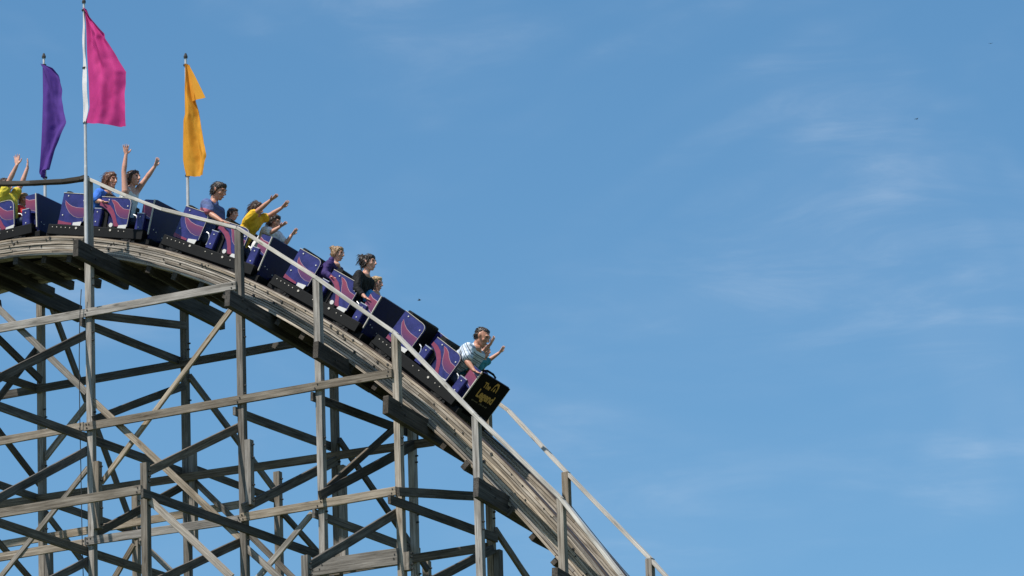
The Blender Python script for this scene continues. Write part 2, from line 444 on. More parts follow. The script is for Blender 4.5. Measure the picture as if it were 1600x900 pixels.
# --- doubled splice pieces beside posts
for k, y, p0, p1 in (('b', YN-.01, 722, 827), ('c', YN-.01, 687, 789), ('e', YN-.02, 865, 893)):
    x = XS[k]; z0 = P(150 if k == 'b' else 392 if k == 'c' else 628, p1, y).z; z1 = P(150 if k == 'b' else 392 if k == 'c' else 628, p0, y).z
    o = beam('post_splice', (x+PS+.004, y, z0), (x+PS+.004, y, z1), (0, 1, 0), PS, PS-.005)
    bolts_on(o, [((x+1.5*PS-.01, y, z0+(z1-z0)*t), (1, 0, 0)) for t in (0.06, 0.3, 0.72, 0.92)])
for k, y, top, bot in (('a', YR, 860, 1000), ('b', YR, 700, 850), ('c', YR, 728, 880), ('e', YR, 860, 960)):
    x = XS[k]; px = {'a': 72, 'b': 300, 'c': 533, 'e': 776}[k]
    beam('post_splice', (x+PS+.004, y, P(px, bot, y).z), (x+PS+.004, y, P(px, top, y).z), (0, 1, 0), PS, PS-.005)
# --- girts that run along the track: (px0,py0,px1,py1, Y, height)
girts = [(-60, 524, 369, 446, -.078, .125, 'wood'), (131, 667.5, 613, 583, -.078, .125, 'wood'), (-60, 700, 131, 666, .078, .125, 'wood'),
         (133, 846, 378, 811, -.078, .125, 'wood'), (-60, 881, 136, 848, .078, .125, 'wood'), (375, 809, 619, 767, -.078, .125, 'wood'),
         (-60, 812, 221, 765, YO-.078, .13, 'wood'),
         (-60, 861, 376, 788, YR+.078, .12, 'wood'),
         (-60, 629, 463, 536, YR-.078, .125, 'shaded_wood'), (-60, 797, 678, 690, YR-.078, .125, 'shaded_wood'), (495, 897, 760, 855, YR-.078, .13, 'shaded_wood'),
         (484, 889, 622, 869, -.078, .235, 'wood')]
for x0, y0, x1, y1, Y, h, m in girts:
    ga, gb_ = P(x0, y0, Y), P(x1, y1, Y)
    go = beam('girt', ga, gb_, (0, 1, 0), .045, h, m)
    hits = []
    for xx in XS.values():
        t = (xx-ga.x)/(gb_.x-ga.x)
        if 0.01 < t < .995 and Y < 1:
            for e in (-1, 1): hits.append(((xx+e*.022+random.uniform(-.01, .01), Y-.02, ga.z+(gb_.z-ga.z)*t+e*.028), (0, -1, 0)))
    for tt in (.003, .997):
        q = ga.lerp(gb_, tt); sg = 1 if tt < .5 else -1
        if Y < 1: hits += [((q.x+sg*.04, Y-.02, q.z+.03), (0, -1, 0)), ((q.x+sg*.055, Y-.02, q.z-.03), (0, -1, 0))]
    if hits: bolts_on(go, hits, .011, .012)
# --- diagonal braces in the planes of the post rows
braces = [(-60, 428, 136, 614, 0.0, .095), (145, 626, 376, 842, 0.0, .095), (385, 856, 500, 962, 0.0, .095),
          (361, 484, 158, 755, 0.055, .075), (138, 731, -10, 915, 0.055, .075), (488, 802, 395, 912, 0.055, .085),
          (229, 777, 362, 902, YO+.01, .105),
          (136, 632, 70, 716, YR+.01, .10), (300, 748, 460, 905, YR+.01, .085), (215, 842, 290, 914, YF, .08), (209, 851, 170, 918, YR, .085)]
for x0, y0, x1, y1, Y, h in braces:
    beam('brace', P(x0, y0, Y), P(x1, y1, Y), (0, 1, 0), .045, h)
# --- ties and braces across the bents: (bent, px0,py0, px1,py1, side, height)
ties = [('b', 127, 503, 293, 569, -1, .125), ('b', -40, 621, 296, 742, -1, .13), ('b', -40, 804, 296, 914, -1, .13), ('b', 146, 492, 290, 509, 1, .12),
        ('c', 366, 642, 529, 702, -1, .13), ('c', 222, 770, 532, 880, 1, .13),
        ('d', 487, 619, 652, 681, -1, .13), ('d', 490, 802, 655, 863, -1, .13),
        ('e', 608, 780, 776, 841, 1, .13), ('e', 622, 768, 772, 777, 1, .13),
        ('a', -90, 557, 70, 611, -1, .12), ('a', -90, 727, 218, 834, -1, .12),
        ('b', 290, 727, 440, 784, -1, .11),
        # rising braces of the outer bays
        ('b', -12, 596, 137, 522, -1, .125), ('b', -12, 784, 139, 703, -1, .13), ('b', -12, 952, 143, 874, -1, .12),
        ('c', 229, 738, 375, 667, -1, .125), ('c', 225, 918, 380, 845, -1, .125), ('e', 480, 886, 620, 801, -1, .13),
        # inside the bents
        ('b', 146, 656, 288, 603, 1, .115), ('b', 146, 836, 292, 756, -1, .12), ('c', 380, 794, 525, 720, 1, .135), ('d', 500, 774, 648, 695, 1, .135),
        ('d', 503, 770, 648, 641, -1, .10), ('e', 628, 932, 770, 858, 1, .13), ('a', -90, 444, 64, 594, 1, .12), ('a', -16, 640, 62, 540, -1, .10), ('a', -90, 556, 66, 762, -1, .11), ('a', -90, 748, 66, 926, -1, .10),
        # rakers of the rear bays
        ('a', 72, 455, 214, 842, 1, .12), ('a', 72, 802, 216, 990, 1, .10), ('b', 296, 588, 434, 772, 1, .11), ('b', 300, 620, 300, 621, 1, .05),
        ('b', 440, 800, 520, 890, 1, .10), ('c', 530, 688, 668, 890, 1, .11), ('e', 774, 828, 835, 920, 1, .11)]
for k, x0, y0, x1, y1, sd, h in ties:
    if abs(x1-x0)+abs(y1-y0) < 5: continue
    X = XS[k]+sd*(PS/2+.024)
    beam('cross_tie', PX(x0, y0, X), PX(x1, y1, X), (1, 0, 0), .045, h, 'shaded_wood')
# --- the storeys below the picture
for lev in range(1, 7):
    z = 19.0-lev*2.6
    if z < 1: break
    for (ka, kb) in (('a', 'c'), ('c', 'f'), ('f', 'h')):
        for Y in (YN-.078, YR-.078):
            beam('girt', (XS[ka]-.1, Y, z), (XS[kb]+.1, Y, z), (0, 1, 0), .045, .13)
    for k in ('a', 'b', 'c', 'd', 'e', 'f', 'g', 'h'):
        y0 = YO if k in 'bce' else YN; y1 = YF if k in 'abc' else YR
        beam('cross_tie', (XS[k]-.08, y0-.15, z+.2), (XS[k]-.08, y1+.15, z+.2), (1, 0, 0), .045, .13)
# --- main ledgers under the track: near end pixel, bent
ledgers = [('a', -104, 375, 27), ('b', 118, 374, 27), ('c', 355, 452.5, 26), ('d', 493, 533, 26), ('e', 602, 617.5, 28), ('f', 743, 746, 29), ('g', 866, 886, 30), ('h', 1003, 1030, 30)]
for k, px, py, hp in ledgers:
    X = XS[k]+PS/2+.047
    q = PX(px, py, X); h = hp/102.0
    a = V3((X, q.y, q.z-h/2)); tb = math.tan(bank(XS[k]))
    # far end follows the bank; keep the ledger just under the track
    far = YR+0.95 if k in 'abc' else YR+.35
    b = V3((X, far, a.z-(far-q.y)*tb))
    o = beam('ledger', a, b, (1, 0, 0), .09, h, 'deep_shade_wood')
    bolts_on(o, [((X+.04, q.y+.35+dy, a.z+dz-.02), (1, 0, 0)) for dy, dz in ((0, .06), (.12, -.05))], .016, .022)
# --- short ties under the planks between the bents
x = -4.7
while x < 9.9:
    if min(abs(x-v-.1) for v in XS.values()) > .22:
        O, T, B, N = frame(x); th = thick(x)
        c = O - N*(th+.075)
        v0 = VN-random.uniform(-.03, .07); v1 = .66+random.uniform(.15, .42)
        beam('track_tie', c+B*v0, c+B*v1, T, .085, .14, 'deep_shade_wood', 3)
    x += 0.47*frame(x)[1].x + 0.04
# --- laminated track planks and steel
def plank(rail, xa, xb, v0, v1, w0f, w1f, name='plank', mat='plank'):
    n = max(3, int((xb-xa)/0.22)); vs = []; gr = []; off = V3((random.uniform(0, 60), random.uniform(0, 60), random.uniform(0, 60))); s = 0; prev = None
    wv = random.uniform(0, 50)
    for i in range(n+1):
        x = xa+(xb-xa)*i/n; O, T, B, N = frame(x); th = thick(x)
        if prev is not None: s += (O-prev).length
        prev = O.copy()
        a0 = -th*w0f-.002; a1 = -th*w1f+.002
        jj = 0.011*noise.noise(V3((x*0.9+wv, 0, 0)))+.004*noise.noise(V3((x*5+wv, 3, 0)))
        c = .004
        vv0 = v0+jj
        for p, q in ((vv0+c, a1), (v1, a1), (v1, a0), (vv0+c, a0), (vv0, a0-c), (vv0, a1+c)):
            vs.append(O+B*p+N*q-ROOT); gr.append(V3((s, p, q))+off)
    k6 = 6
    fs = [(i*k6+(k+1)%k6, i*k6+k, (i+1)*k6+k, (i+1)*k6+(k+1)%k6) for i in range(n) for k in range(k6)]
    fs += [tuple(range(k6)), tuple(range(n*k6+k6-1, n*k6-1, -1))]
    me = bpy.data.meshes.new(name); me.from_pydata([tuple(v) for v in vs], [], fs); me.update(); set_grain(me, gr)
    return link(name, me, M[mat], rail)
X0T, X1T = -5.3, 10.1
for side in (-1, 1):
    mb = MB(); vs = []; n = 70
    for i in range(n+1):
        x = X0T+(X1T-X0T)*i/n; O, T, B, N = frame(x)
        lo, hi = (-.60, -.47) if side < 0 else (.47, .60)
        for p, q in ((lo, .0), (hi, .0), (hi, .016), (lo, .016)): vs.append(O+B*p+N*(q+.001)-ROOT)
    fs = [(i*4+k, i*4+(k+1)%4, (i+1)*4+(k+1)%4, (i+1)*4+k) for i in range(n) for k in range(4)] + [(3, 2, 1, 0), (n*4, n*4+1, n*4+2, n*4+3)]
    mb.add(vs, fs)
    rail = link('track_rail', mb.mesh('track_rail'), M['rust'], coaster)
    NL = 8
    offs = [0.0, -.006, .003, -.002, .006, .0, .008, -.004]
    for j in range(NL):
        x = X0T - random.uniform(0, 1.5); first = True
        while x < X1T:
            xb = min(X1T, x+random.uniform(2.3, 3.9))
            if xb-max(x, X0T) > .3:
                o_ = offs[j]+random.uniform(-.003, .003)
                if side < 0: plank(rail, max(x, X0T), xb-.006, -.66+o_, -.43, j/NL, (j+1)/NL)
                else: plank(rail, max(x, X0T), xb-.006, .43+o_*.6, .66, j/NL, (j+1)/NL)
            x = xb
    # bolt heads and dark plugs along the outside of the planks
    if side < 0:
        mb = MB()
        for i in range(95):
            x = random.uniform(-4.5, 9.5); O, T, B, N = frame(x); th = thick(x)
            c = O+B*(-.655)-N*th*random.choice((.12, .2, .31, .44, .56, .7))-ROOT
            mb.disc(c, -B, random.choice((.009, .012, .012, .017, .022)), .022, 7)
        o = link('bolts', mb.mesh('bolts'), M['iron'], rail); o['kind'] = 'stuff'
# lowest ledger board, set below the planks
for side in (-1, 1):
    x = X0T
    while x < X1T:
        xb = min(X1T, x+random.uniform(2.6, 3.4))
        n = 14; vs = []; gr = []
        for i in range(n+1):
            xx = x+(xb-.008-x)*i/n; O, T, B, N = frame(xx); th = thick(xx)
            lo, hi = (-.70, -.58) if side < 0 else (.58, .70)
            for p, q in ((lo, -.035), (hi, -.035), (hi, -.004), (lo, -.004)):
                vs.append(O+B*p+N*(q-th)-ROOT); gr.append((xx, p, q+x*3))
        fs = [(i*4+k, i*4+(k+1)%4, (i+1)*4+(k+1)%4, (i+1)*4+k) for i in range(n) for k in range(4)] + [(3, 2, 1, 0), (n*4, n*4+1, n*4+2, n*4+3)]
        me = bpy.data.meshes.new('plank'); me.from_pydata([tuple(v) for v in vs], [], fs); me.update(); set_grain(me, gr)
        link('plank', me, M['plank'], coaster)
        x = xb
# --- handrails: flat boards laid on the posts
def flat_rail(L, Y, wid=.10, thk=.05, mat='rail_wood'):
    for (x0, z0), (x1, z1) in zip(L, L[1:]):
        a = V3((x0, Y, z0)); b = V3((x1, Y, z1))
        if abs(x1-x0) < .02: continue
        d = (b-a).normalized(); b2 = b - d*.002
        beam('handrail', a, b2, (0, 1, 0), wid, thk, mat, 4, .002)
flat_rail(near_rail2, YN-.01)
flat_rail(pts_n, YN-.01)
flat_rail(near_rail, YN-.01, .12, .06, 'deep_shade_wood')
flat_rail([(XS['a'], far_z(XS['a'])), (0, far_z(0)), (XS['c'], far_z(XS['c'])), (XS['d'], far_z(XS['d'])), (XS['e'], far_z(XS['e'])), (far_pts[0][0], far_pts[0][1])], YR)
flat_rail(far_pts, YR)

# ------------------------------------------------------------------ loose cables
mb = MB()
mb.tube([P(127, 452, -.16), P(124.5, 500, -.16), P(123.8, 560, -.16), P(124.5, 640, -.16), P(126.5, 740, -.16), P(128.5, 850, -.16), P(131, 930, -.16), P(134, 1100, -.16)], .007, 6)
o = link('cable', mb.mesh('cable'), M['iron'])
tag(o, 'thin black cable hanging down in front of the trestle beside the tall left post', 'cable')
mb = MB(); pts = []
for i in range(13):
    t = i/12; pts.append(P(893+t*150, 791+t*172+6*math.sin(math.pi*t), YR-.07))
mb.tube(pts, .007, 6)
o = link('cable', mb.mesh('cable'), M['iron'])
tag(o, 'thin dark wire strung below the rear handrail at lower right', 'cable')

# ------------------------------------------------------------------ flags
def resample(L, n):
    pts = [V3((p[0], p[1], 0)) for p in L]; ln = [0]
    for a, b in zip(pts, pts[1:]): ln.append(ln[-1]+(b-a).length)
    out = []
    for i in range(n):
        s = ln[-1]*i/(n-1)
        for j in range(len(pts)-1):
            if s <= ln[j+1]+1e-6:
                t = (s-ln[j])/max(1e-6, ln[j+1]-ln[j]); out.append(pts[j].lerp(pts[j+1], t)); break
    return out
def flag(name, label, mat, Y, pole_top, pole_bot, left, right, folds, seed, sleeve=None, rad=.024):
    top = P(*pole_top, Y); bot = P(*pole_bot, Y)
    axis = V3((top.x, Y, bot.z))
    root = empty(name, Matrix.Translation(axis)); tag(root, label, 'flag', 'flags flying above the crest')
    mb = MB(); bx = V3((top.x*.5+bot.x*.5, Y, 0))
    h = top.z-bot.z
    mb.tube([(0, 0, 0), (0, 0, h*.33), (0, 0, h*.34), (0, 0, h*.72), (0, 0, h)], [rad*1.15, rad*1.1, rad, rad*.85, rad*.7], 10)
    link('pole', mb.mesh('pole', False), M['pole'], root)
    mb = MB(); mb.tube([(0, 0, h-.01), (0, 0, h+.02), (0, 0, h+.07)], [rad*1.2, rad*1.25, rad*.5], 8)
    link('pole_cap', mb.mesh('pole_cap'), M['iron'], root)
    nt, ns = 64, 26
    Lc, Rc = resample(left, nt), resample(right, nt)
    vs = []
    for i in range(nt):
        t = i/(nt-1)
        for j in range(ns):
            s = j/(ns-1); p = Lc[i].lerp(Rc[i], s)
            q = P(p.x, p.y, Y-(.01 if sleeve else .075)) - axis
            y = 0
            for (amp, fs_, ft, ph) in folds: y += amp*math.sin(2*math.pi*(fs_*s+ft*t)+ph)*min(1, s*2.5)*.8
            cr = noise.noise(V3((s*2.2+t*2+seed, t*5-s*2, seed)))
            y += (.03*cr+.022*(.4-abs(noise.noise(V3((s*4-t*3, t*9+s*5, seed+cr))))))*min(1, s*3)
            vs.append((q.x - (0 if sleeve else .012*(1-s)), q.y+y, q.z))
    fs = [(i*ns+j, i*ns+j+1, (i+1)*ns+j+1, (i+1)*ns+j) for i in range(nt-1) for j in range(ns-1)]
    mb = MB(); mb.add(vs, fs); me = mb.mesh('flag_cloth', True)
    link('flag_cloth', me, mat, root)
    if sleeve:
        mb = MB(); A, B_ = resample(sleeve[0], 30), resample(sleeve[1], 30); vs = []
        for a, b in zip(A, B_):
            for k, p in enumerate((a, b)):
                q = P(p.x, p.y, Y)-axis; vs.append((q.x, q.y-.03+.012*math.sin(q.z*9+k), q.z))
        mb.add(vs, [(i*2, i*2+1, i*2+3, i*2+2) for i in range(29)])
        link('flag_sleeve', mb.mesh('flag_sleeve', True), M['sleeve'], root)
    for tt in (pole_top[1]+12, (left[0][1]+left[-1][1])*.5+4, left[-1][1]):
        q = P(pole_top[0], tt, Y)-axis; mb = MB(); mb.tube([(0, 0, q.z-.012), (0, 0, q.z+.012)], rad*1.5, 8)
        link('pole_ring', mb.mesh('pole_ring'), M['iron'], root)
    return root
pf = flag('flag', 'tall magenta flag with white sleeve on the pole strapped to the tall post', M['pink_flag'], -.105, (131, 4), (133, 392),
     [(132, 13), (134.5, 37), (136, 82), (138.5, 125), (140, 168), (134, 192)],
     [(132.5, 13), (145, 30), (160, 48), (166, 54), (165, 60), (175, 78), (181, 92), (192, 110), (192.5, 145), (196, 175), (195.5, 197)],
     [(.06, .8, .5, .4), (.035, 1.7, -1.2, 1.0), (.02, 3.1, 1.5, 2.0)], 1.0,
     ([(131.5, 14), (131, 60), (131, 110), (131, 160), (132, 192)], [(132.2, 14), (133.5, 40), (134.8, 85), (137.5, 125), (139.3, 170), (135, 192)]))
flag('flag', 'narrow purple flag drooping on the leftmost pole', M['purple_flag'], YR+.09, (68.5, 90), (69, 470),
     [(67.5, 101), (68, 150), (67, 190), (65.5, 225), (63.5, 255), (62, 270), (67.5, 278)],
     [(68.5, 101), (80, 105), (89, 117), (94.5, 140), (94, 152), (100, 175), (105.5, 192), (98, 212), (89, 235), (78.5, 266), (72, 266), (68.5, 278)],
     [(.07, .9, .9, 2.0), (.035, 1.6, -1.0, .2)], 5.0, None, .026)
flag('flag', 'orange flag folded over itself on the pole behind the blue car', M['orange_flag'], YR+.09, (290, 90), (290, 470),
     [(291, 100), (289.5, 140), (290, 178), (287.5, 188), (287, 225), (287, 250), (289, 262), (292, 275)],
     [(292.5, 100), (297, 112), (301, 132), (305, 152), (306, 158), (311, 175), (317, 205), (320, 225), (325, 243), (322, 260), (319.5, 275)],
     [(.06, 1.2, .5, .9), (.03, 2.2, -1.4, 0)], 9.0, None, .026)
# folded-over corner of the orange flag
orange = [o for o in COL.objects if o.name.startswith('flag.002')][0]
ax = orange.matrix_world.translation; mb = MB(); vs = []
Lc, Rc = resample([(291, 101), (292, 120), (295, 140), (300, 159)], 12), resample([(294, 101), (301, 113), (310.5, 132), (320, 152)], 12)
for i in range(12):
    for j in range(6):
        p = Lc[i].lerp(Rc[i], j/5); q = P(p.x, p.y, YR+.03)-ax; vs.append((q.x, q.y-.02*math.sin(j), q.z))
mb.add(vs, [(i*6+j, i*6+j+1, (i+1)*6+j+1, (i+1)*6+j) for i in range(11) for j in range(5)])
link('flag_fold', mb.mesh('flag_fold', True), M['orange_flag'], orange)

# ------------------------------------------------------------------ coaster cars
CMID = .85
def rot_round(poly, r, idx, n=5):
    """round the corners listed in idx"""
    out = []; N = len(poly)
    for i, p in enumerate(poly):
        if i not in idx: out.append(p); continue
        p = V3((p[0], p[1], 0)); a = V3((*poly[i-1], 0)); b = V3((*poly[(i+1) % N], 0))
        pa = p+(a-p).normalized()*r; pb = p+(b-p).normalized()*r
        for k in range(n+1):
            t = k/n; q = pa*(1-t)**2+p*2*t*(1-t)+pb*t*t; out.append((q.x, q.y))
    return out
def sh(poly): return [(p[0]-CMID, p[1]) for p in poly]
_cache = {}
def part(root, name, key, make, mat, kind=None):
    if key not in _cache: _cache[key] = make()
    o = link(name, _cache[key], mat, root)
    if kind: o['kind'] = kind
    return o
R_PANEL = rot_round([(0, .27), (0, .77), (.46, .77), (.46, .34), (.40, .30), (.26, .27)], .10, {2})
M_PANEL = rot_round([(.715, .745), (1.27, .745), (1.27, .30), (1.03, .29), (.99, .38), (.93, .47), (.85, .54), (.765, .585), (.70, .60)], .12, {1})
R_SW = [(.06, .65), (.12, .60), (.20, .563), (.30, .545), (.452, .548), (.452, .405), (.36, .395), (.27, .412), (.18, .462), (.115, .53), (.075, .59)]
M_SW = [(.90, .70), (.955, .695), (1.02, .665), (1.08, .61), (1.15, .57), (1.262, .56), (1.262, .43), (1.20, .425), (1.12, .44), (1.045, .49), (1.0, .56), (.965, .63)]
M_RED = [(.705, .605), (.77, .59), (.855, .545), (.935, .475), (.995, .385), (1.035, .292), (1.13, .292), (1.075, .36), (1.03, .45), (.975, .54), (.90, .61), (.81, .648), (.708, .66)]
def grow(poly, d):
    c = V3((sum(p[0] for p in poly)/len(poly), sum(p[1] for p in poly)/len(poly), 0)); N = len(poly); out = []
    ar = sum(poly[i][0]*poly[(i+1) % N][1]-poly[(i+1) % N][0]*poly[i][1] for i in range(N)); sg = 1 if ar > 0 else -1
    for i in range(N):
        a, p, b = V3((*poly[i-1], 0)), V3((*poly[i], 0)), V3((*poly[(i+1) % N], 0))
        e1 = (p-a).normalized(); e2 = (b-p).normalized()
        nn = V3((e1.y+e2.y, -e1.x-e2.x, 0)); nn = nn.normalized() if nn.length > 1e-6 else V3((e1.y, -e1.x, 0))
        q = p+nn*d*sg; out.append((q.x, q.y))
    return out
VS = .45
def car_mat(X):
    off, dp = (.05, 1.5) if X < -1 else (.05, 1.2) if X < 0 else (.035, 0)
    return Matrix.Translation(-frame(X)[3]*off) @ fmat(X) @ Matrix.Rotation(-math.radians(dp), 4, 'Y')
def both(make_near):
    pass
def trim_tube(pts, v, r=.0048): return MB().tube([(p[0]-CMID, v, p[1]) for p in pts], r, 6).mesh('trim')
def build_car(X, label, lead=False):
    root = empty('coaster_car', car_mat(X)); tag(root, label, 'coaster car', 'cars of the roller coaster train')
    for sd in (-1, 1):
        a, b = (-VS, -VS+.035) if sd < 0 else (VS-.035, VS)
        e = -VS if sd < 0 else VS
        def pr(poly, y0, y1, nm): return lambda: MB().prism(sh(poly), y0, y1).mesh(nm)
        def dec(d0, d1): return (e+sd*d0, e+sd*d1) if sd > 0 else (e-d1, e-d0)
        rp = part(root, 'rear_side_panel', ('R', sd), pr(R_PANEL, a, b, 'rear_side_panel'), M['navy'])
        mp = part(root, 'seat_side_panel', ('M', sd), pr(M_PANEL, a, b, 'seat_side_panel'), M['navy'])
        o1, o2 = dec(.0005, .002); f1, f2 = dec(.0005, .004)
        for tgt, poly, key in ((rp, R_SW, 'RS'), (mp, M_SW, 'MS')):
            part(tgt, 'swoosh_outline', (key+'o', sd), pr(grow(poly, .006), o1, o2, 'swoosh_outline'), M['outline'])
            part(tgt, 'swoosh', (key, sd), pr(poly, f1, f2, 'swoosh'), M['swoosh'])
        part(mp, 'red_stripe', ('MR', sd), pr(M_RED, f1, f2, 'red_stripe'), M['stripe_red'])
        part(rp, 'red_stripe', ('RR', sd), pr([(.0, .275), (.0, .335), (.06, .325), (.14, .312), (.25, .305), (.25, .275)], f1, f2, 'red_stripe'), M['stripe_red'])
        # white plates low on the sides
        part(rp, 'white_plate', ('Rw', sd), pr([(.275, .262), (.275, .312), (.43, .335), (.42, .285), (.415, .262)], f1, f2+sd*.004, 'white_plate'), M['white'])
        part(mp, 'white_plate', ('Mw', sd), pr([(1.10, .262), (1.12, .312), (1.265, .33), (1.255, .262)], f1, f2+sd*.004, 'white_plate'), M['white'])
        # pale piping on the panel edges
        tv = e+sd*.004
        part(rp, 'edge_trim', ('Rt', sd), lambda: trim_tube(R_PANEL[1:-2], tv), M['cream'])
        part(mp, 'edge_trim', ('Mt', sd), lambda: trim_tube(M_PANEL[0:8], tv), M['cream'])
        # stepped door blocks
        for nm, u0, u1, w0, w1 in (('B1', .635, .775, .272, .545), ('B2', 1.43, 1.575, .225, .51)):
            y0, y1 = (e-.03, e+.10) if sd < 0 else (e-.10, e+.03)
            bo = part(root, 'door_block', (nm, sd), lambda: MB().cbox((u0-CMID, y0, w0), (u1-CMID, y1, w1), .012).mesh('door_block'), M['navy'])
            part(bo, 'door_block_cap', (nm+'c', sd), lambda: MB().cbox((u0-CMID+.005, y0-.003, w1+.0005), (u1-CMID-.005, y1+.003, w1+.012), .003).mesh('door_block_cap'), M['steel'])
            part(bo, 'bolts', (nm+'b', sd), lambda: (lambda m: [m.disc(((u0+u1)/2-CMID, e+sd*.029, w), (0, sd, 0), .010, .007, 7) for w in (w0+.07, w1-.05)] and m)(MB()).mesh('bolts'), M['white'], 'stuff')
        # front side panel with its pink band
        fa, fb = (-VS+.0, -VS+.03) if sd < 0 else (VS-.03, VS-.0)
        fp = part(root, 'front_side_panel', ('F', sd), pr(rot_round([(1.49, .47), (1.49, .742), (1.672, .742), (1.672, .43)], .04, {1}), fa, fb, 'front_side_panel'), M['navy'])
        part(fp, 'swoosh_outline', ('FSo', sd), pr([(1.493, .53), (1.493, .698), (1.56, .662), (1.67, .652), (1.67, .452), (1.58, .492)], o1, o2, 'swoosh_outline'), M['outline'])
        part(fp, 'swoosh', ('FS', sd), pr([(1.493, .537), (1.493, .689), (1.56, .654), (1.668, .644), (1.668, .461), (1.58, .50)], f1, f2, 'swoosh'), M['swoosh'])
        lo, hi = (-VS+.06, -VS+.09) if sd < 0 else (VS-.09, VS-.06)
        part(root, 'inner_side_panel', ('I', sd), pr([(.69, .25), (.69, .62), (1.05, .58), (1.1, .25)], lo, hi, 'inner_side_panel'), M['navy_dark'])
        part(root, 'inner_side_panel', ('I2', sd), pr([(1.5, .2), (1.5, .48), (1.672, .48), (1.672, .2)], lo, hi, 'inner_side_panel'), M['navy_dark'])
        part(root, 'corner_strip', ('S', sd), lambda: MB().cbox((1.672-CMID, e-.012 if sd < 0 else e-.016, .20), (1.690-CMID, e+.016 if sd < 0 else e+.012, .747), .003).mesh('corner_strip'), M['cream'])
        # bolts on the panels
        def pb():
            m = MB()
            for u, w in ((.10, .725), (.40, .665), (.86, .70), (1.22, .62), (.06, .42)):
                m.disc((u-CMID, e+sd*.002, w), (0, sd, 0), .011, .008, 7)
            return m.mesh('bolts')
        part(rp, 'bolts', ('pb', sd), pb, M['white'], 'stuff')
        # round white cap, frame rail and its bolts
        part(root, 'round_cap', ('cap', sd), lambda: MB().disc((.985-CMID, e+sd*.0, .305), (0, sd, 0), .034, .02, 16).mesh('round_cap'), M['white'])
        ch = part(root, 'chassis_rail', ('ch', sd), lambda: MB().cbox((-.10-CMID, -VS-.09 if sd < 0 else VS-.03, .085), (1.64-CMID, -VS+.03 if sd < 0 else VS+.09, .25), .012).mesh('chassis_rail'), M['chassis'])
        def cb():
            m = MB()
            for u in (-.02, .06, .14, .22, .30): m.disc((u-CMID, e+sd*.088, .205), (0, sd, 0), .0085, .007, 6)
            for u in (.42, 1.05): m.disc((u-CMID, e+sd*.088, .205), (0, sd, 0), .018, .012, 8)
            for u in (.72, .85, 1.2, 1.3): m.disc((u-CMID, e+sd*.088, .20), (0, sd, 0), .0085, .007, 6)
            return m.mesh('bolts')
        part(ch, 'bolts', ('cb', sd), cb, M['cream'], 'stuff')
        for u in (.16, 1.36):
            yy = -.53 if sd < 0 else .47
            wh = part(root, 'wheel', ('wh', sd, u), lambda: MB().tube([(u-CMID, yy, .095), (u-CMID, yy+.06, .095)], .09, 20).mesh('wheel'), M['rubber'])
            part(wh, 'wheel_hub', ('hb', sd, u), lambda: MB().tube([(u-CMID, yy-.006 if sd < 0 else yy+.03, .095), (u-CMID, yy+.03 if sd < 0 else yy+.066, .095)], .045, 12).mesh('wheel_hub'), M['chassis'])
            part(root, 'wheel_bracket', ('wb', sd, u), lambda: MB().cbox((u-CMID-.15, (-.52 if sd < 0 else .42), .03), (u-CMID+.15, (-.42 if sd < 0 else .52), .14), .01).mesh('wheel_bracket'), M['chassis'])
        # silver hinge hoops at the openings
        for u in (.50, 1.31):
            part(root, 'hinge_hoop', ('hp', sd, u), lambda: MB().tube([(u-CMID+.02, e*.93, .50), (u-CMID+.07, e*.93, .485), (u-CMID+.10, e*.93, .44), (u-CMID+.11, e*.93, .38), (u-CMID+.10, e*.93, .31)], .011, 7).mesh('hinge_hoop'), M['steel'])
    part(root, 'underframe', ('uf',), lambda: MB().cbox((-.16-CMID, -.47, .022), (1.74-CMID, .47, .136), .02).mesh('underframe'), M['chassis'])
    part(root, 'floor', ('fl',), lambda: MB().box((-.05-CMID, -.40, .14), (1.66-CMID, .40, .20)).mesh('floor'), M['chassis'])
    for u in (.06, .78):
        part(root, 'seat_back', ('sb', u), lambda: MB().prism([(p[0]-CMID, p[1]) for p in rot_round([(u-.03, .22), (u-.045, .81), (u+.055, .81), (u+.09, .22)], .03, {1, 2})], -.41, .41).mesh('seat_back'), M['vinyl'])
        part(root, 'seat_cushion', ('sc', u), lambda: MB().prism([(p[0]-CMID, p[1]) for p in rot_round([(u+.09, .2), (u+.085, .335), (u+.42, .35), (u+.42, .2)], .03, {2})], -.40, .40).mesh('seat_cushion'), M['vinyl'])
    for u in (.62, 1.45):
        part(root, 'lap_bar', ('lb', u), lambda: MB().tube([(u-CMID+.05, -.38, .36), (u-CMID-.03, -.385, .50), (u-CMID-.05, -.36, .53), (u-CMID-.05, .36, .53), (u-CMID-.03, .385, .50), (u-CMID+.05, .38, .36)], .018, 8).mesh('lap_bar'), M['black'])
    # nose: front face, its bolts, dashboard and coupling
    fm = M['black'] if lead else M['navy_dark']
    ff = part(root, 'front_panel', ('ff', lead), lambda: MB().cbox((1.672-CMID, -VS+.018, .07), (1.70-CMID, VS-.018, .748), .004).mesh('front_panel'), fm)
    part(root, 'dashboard', ('db',), lambda: MB().cbox((1.56-CMID, -.40, .63), (1.671-CMID, .40, .69), .01).mesh('dashboard'), M['vinyl'])
    part(root, 'front_lip', ('lip',), lambda: MB().tube([(1.686-CMID, -.40, .752), (1.686-CMID, .40, .752)], .008, 6).mesh('front_lip'), M['navy'])
    def fb():
        m = MB()
        for v, w in ((-.36, .30), (-.28, .28), (-.10, .24), (.02, .235), (.10, .23)): m.disc((1.70-CMID, v, w), (1, 0, 0), .010, .006, 6)
        return m.mesh('bolts')
    if not lead: part(ff, 'bolts', ('fb',), fb, M['white'], 'stuff')
